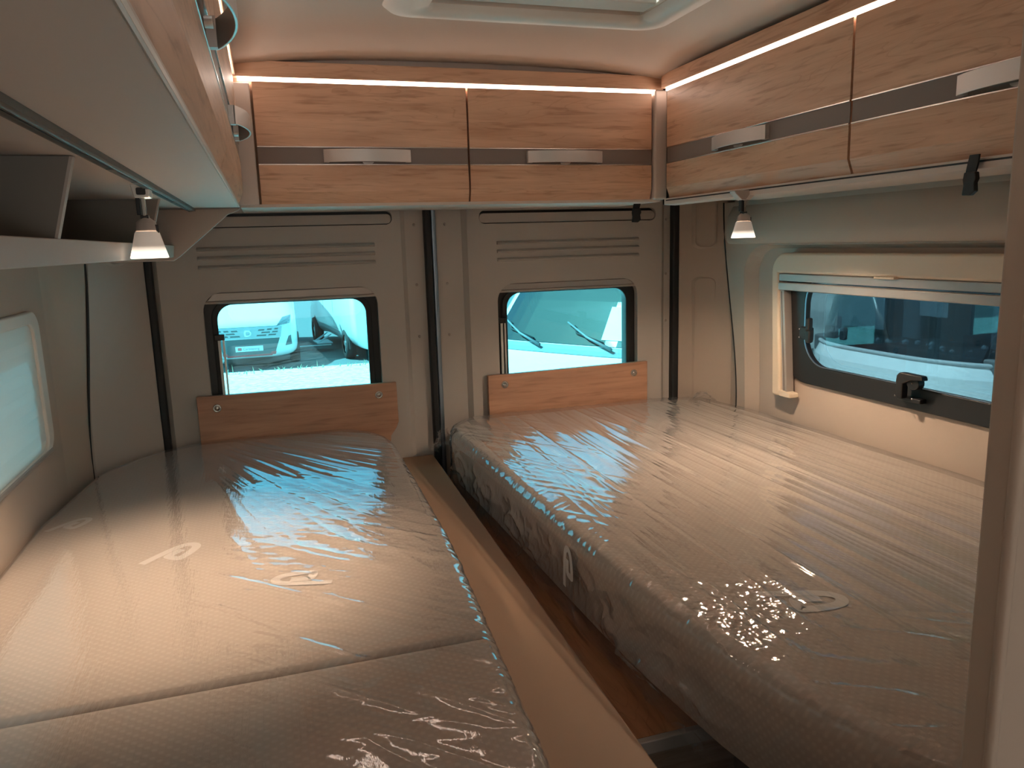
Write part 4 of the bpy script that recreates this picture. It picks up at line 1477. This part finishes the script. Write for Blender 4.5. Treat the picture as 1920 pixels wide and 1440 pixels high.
# left mattress in two cushions
lm = thing('mattress', 'left grey knit mattress in two cushions under clear plastic film', 'mattress', (-.08, 1.2, -.61))
V = drape(L_left, L_right, .909, 2.165, 170, 70, ZT - .004, ZBL, .010, 0.0)
grid_mesh('cushion', V, M['fabric'], lm)
V = drape(L_left, L_right, .10, .9055, 120, 70, ZT - .004, ZBL, .010, 0.0)
grid_mesh('cushion', V, M['fabric'], lm)
def hL(X, Y):
    # streaks fan out from the rear edge, dying out towards the window side
    ox, oy = -.34, 2.45
    th = np.arctan2(X - ox, oy - Y)
    rr = np.hypot(X - ox, oy - Y)
    env = sstep(-.16, -.02, X + .10 * (vnoise(X * 9, Y * 9, 18) - .5)) * sstep(.95, 1.25, Y)
    h = .0021 * env * (ridge(th * 24, rr * 1.8, 11, 2.5) - .3)
    h += .0009 * env * (ridge(th * 55, rr * 4, 12, 2) - .3)
    lo = 1 - sstep(1.55, 1.85, Y)
    h += .00075 * env * lo * (vnoise((X * .55 + Y * .83) * 120, (Y * .55 - X * .83) * 45, 13) - .5)
    h += .0024 * env * (1 - sstep(1.25, 1.5, Y)) * (ridge((X * .70 + Y * .71) * 26, (Y * .70 - X * .71) * 2.4, 19, 5) - .2)
    env2 = (1 - sstep(.98, 1.2, Y)) * sstep(-.28, -.05, X)
    h += .0009 * env2 * (ridge((X * .75 + Y * .66) * 30, (Y * .75 - X * .66) * 3, 14, 6) - .1)
    h += .00025 * env2 * (ridge((X * .3 + Y * .95) * 65, (X * .95 - Y * .3) * 15, 15, 3) - .3)
    h += .0030 * sstep(-.1, .1, X) * (ridge((X * .72 + Y * .69) * 11, (Y * .72 - X * .69) * 1.6, 37, 10) - .1) * sstep(.3, .7, vnoise(X * 5, Y * 5, 38))
    # pucker along the right-hand edge
    edge = np.exp(-np.clip(L_right(Y) - X, 0, 1) / .022)
    h += .0028 * edge * (ridge(Y * 55 + X * 30, X * 12, 16, 2) - .5)
    # seam valley between the cushions
    h += -.0007 * np.exp(-((Y - .907) / .012) ** 2)
    h += .0012 * (vnoise(X * 7, Y * 7, 17) - .5)
    return h
V = drape(L_left, L_right, .10, 2.172, 640, 330, ZT, ZBL + .002, .024, .003, hL, lambda Y, Z: 0 * Y)
grid_mesh('plastic_wrap', V, M['film_l'], lm)['label'] = 'clear crinkled plastic film'
logo('printed_emblem', lm, (-.201, 1.372, ZT - .004), (.80, -.60, 0), (.60, .80, 0), .075, .001).rotation_euler = (0, 0, 0)
logo('printed_emblem', lm, (.010, 1.165, ZT - .004), (.20, .98, 0), (-.98, .20, 0), .07, .0012)
logo('printed_emblem', lm, (-.405, 1.60, ZT - .004), (.80, -.60, 0), (.60, .80, 0), .06, .0012)

rm = thing('mattress', 'right grey knit mattress with a curved foot under clear plastic film', 'mattress', (.95, 1.2, -.65))
V = drape(R_left, R_right, .405, 2.165, 130, 90, ZT - .004, ZBR, .028, 0.0, None, None, -.012)
grid_mesh('cushion', V, M['fabric'], rm)
def hR(X, Y):
    # long taut streaks running from the rear to the foot
    sx = X + .05 * (Y - 1.3) * (X - .9)
    env = .35 + .65 * sstep(.55, 1.0, Y)
    h = .0020 * env * (ridge(sx * 28, Y * 1.2, 21, 3) - .3)
    h += .0008 * env * (ridge(sx * 75, Y * 2.4, 22, 2) - .3)
    h += .0010 * (1 - sstep(.62, .80, X)) * sstep(1.0, 1.3, Y) * (ridge((X * .82 + Y * .57) * 46, (Y * .82 - X * .57) * 5, 23, 2) - .3)
    h += .0034 * env * (ridge(sx * 13 + 3, Y * .8, 35, 9) - .1) * (.3 + .7 * vnoise(X * 5, Y * 3, 36))
    # crumpled patch near the gangway
    bl = np.exp(-(((X - .57) / .10) ** 2 + ((Y - .83) / .16) ** 2))
    h += .0020 * bl * (ridge(X * 60, Y * 60, 24, 2) - .4) + .0009 * bl * (ridge((X + Y) * 95, (X - Y) * 95, 25, 2) - .4)
    fo = 1 - sstep(.55, .85, Y)
    h += .0024 * fo * (ridge((X * .5 + Y * .87) * 30, (X * .87 - Y * .5) * 5, 26, 4) - .25)
    edge = np.exp(-np.clip(X - R_left(Y), 0, 1) / .022)
    h += .0026 * edge * (ridge(Y * 48 - X * 30, X * 12, 27, 2) - .5)
    edge2 = np.exp(-np.clip(R_right(Y) - X, 0, 1) / .05)
    h += .006 * edge2 * (vnoise(Y * 12, X * 6, 28) - .4)
    h += .0012 * (vnoise(X * 7, Y * 7, 29) - .5)
    return h
def sideR(Y, Z):
    low = sstep(ZT - .04, ZBR, Z)
    d = np.clip((ZT - .03 - Z) / .12, 0, 1)
    s = -.012 * d * (vnoise(Y * 9 + 3, Z * 14, 31) - .35)
    s += -.006 * (ridge(Y * 16 + Z * 26, Z * 22 - Y * 8, 32, 3) - .3) * np.clip(d * 3, 0, 1)
    s += -.0015 * (ridge(Y * 50, Z * 60, 33, 2) - .3) * np.clip(d * 3, 0, 1)
    # loose fold billowing out low down by the gangway
    s += -.030 * np.exp(-(((Y - .93) / .10) ** 2 + ((Z + .605) / .022) ** 2)) * (.6 + .4 * ridge(Y * 30, Z * 40, 34, 1.5))
    return s
V = drape(R_left, R_right, .402, 2.172, 620, 420, ZT, ZBR - .012, .030, .004, hR, sideR, .004)
grid_mesh('plastic_wrap', V, M['film_r'], rm)['label'] = 'clear crinkled plastic film'
logo('printed_emblem', rm, (.4685, 1.20, -.565), (0, -1, 0), (0, 0, 1), .06, .006)
logo('printed_emblem', rm, (.690, .855, ZT - .004), (-.25, -.97, 0), (.97, -.25, 0), .085, .0012)

def crumple(parent, c, size, seed):
    r = np.random.RandomState(seed)
    n, m = 22, 22
    u, v = np.meshgrid(np.linspace(-1, 1, n), np.linspace(0, 1, m), indexing='ij')
    ang = u * 2.4
    rad = (1 - v * .75) * (1 + .35 * (vnoise(u * 6 + 9, v * 5, seed) - .5))
    X = c[0] + size[0] * rad * np.sin(ang) + .012 * (vnoise(u * 9, v * 9, seed + 1) - .5)
    Yy = c[1] + size[1] * rad * np.cos(ang) + .012 * (vnoise(u * 9 + 40, v * 9, seed + 2) - .5)
    Zz = c[2] + size[2] * v + .010 * (vnoise(u * 9, v * 9 + 40, seed + 3) - .5)
    o = grid_mesh('wrap_gather', np.stack([X, Yy, Zz], -1), M['film_r'], parent)
    for p in o.data.polygons:
        p.use_smooth = False
    o['label'] = 'gathered corner of the clear film'
crumple(rm, (.44, 2.07, -.565), (.035, .03, .055), 51)
crumple(rm, (1.27, 2.08, -.512), (.05, .03, .035), 61)
strap('black strap end hanging below the right mattress foot', .535, .70, -.690, .4, .035)

# added warm fill light on the ceiling, out of view behind the camera
cl = thing('added_fill_light', 'added round fill light on the ceiling, out of view', 'lamp', (.5, -1.9, .44))
lathe('housing', M['whitep'], [(.10, .02), (.10, -.004), (.09, -.012)], (.5, -1.9, .43), cl, 32)
lathe('diffuser', emit('fill_emission', (1.0, .76, .66), 68.0), [(.0003, -.010), (.09, -.010), (.09, -.006), (.0003, -.006)], (.5, -1.9, .43), cl, 32, True, True)
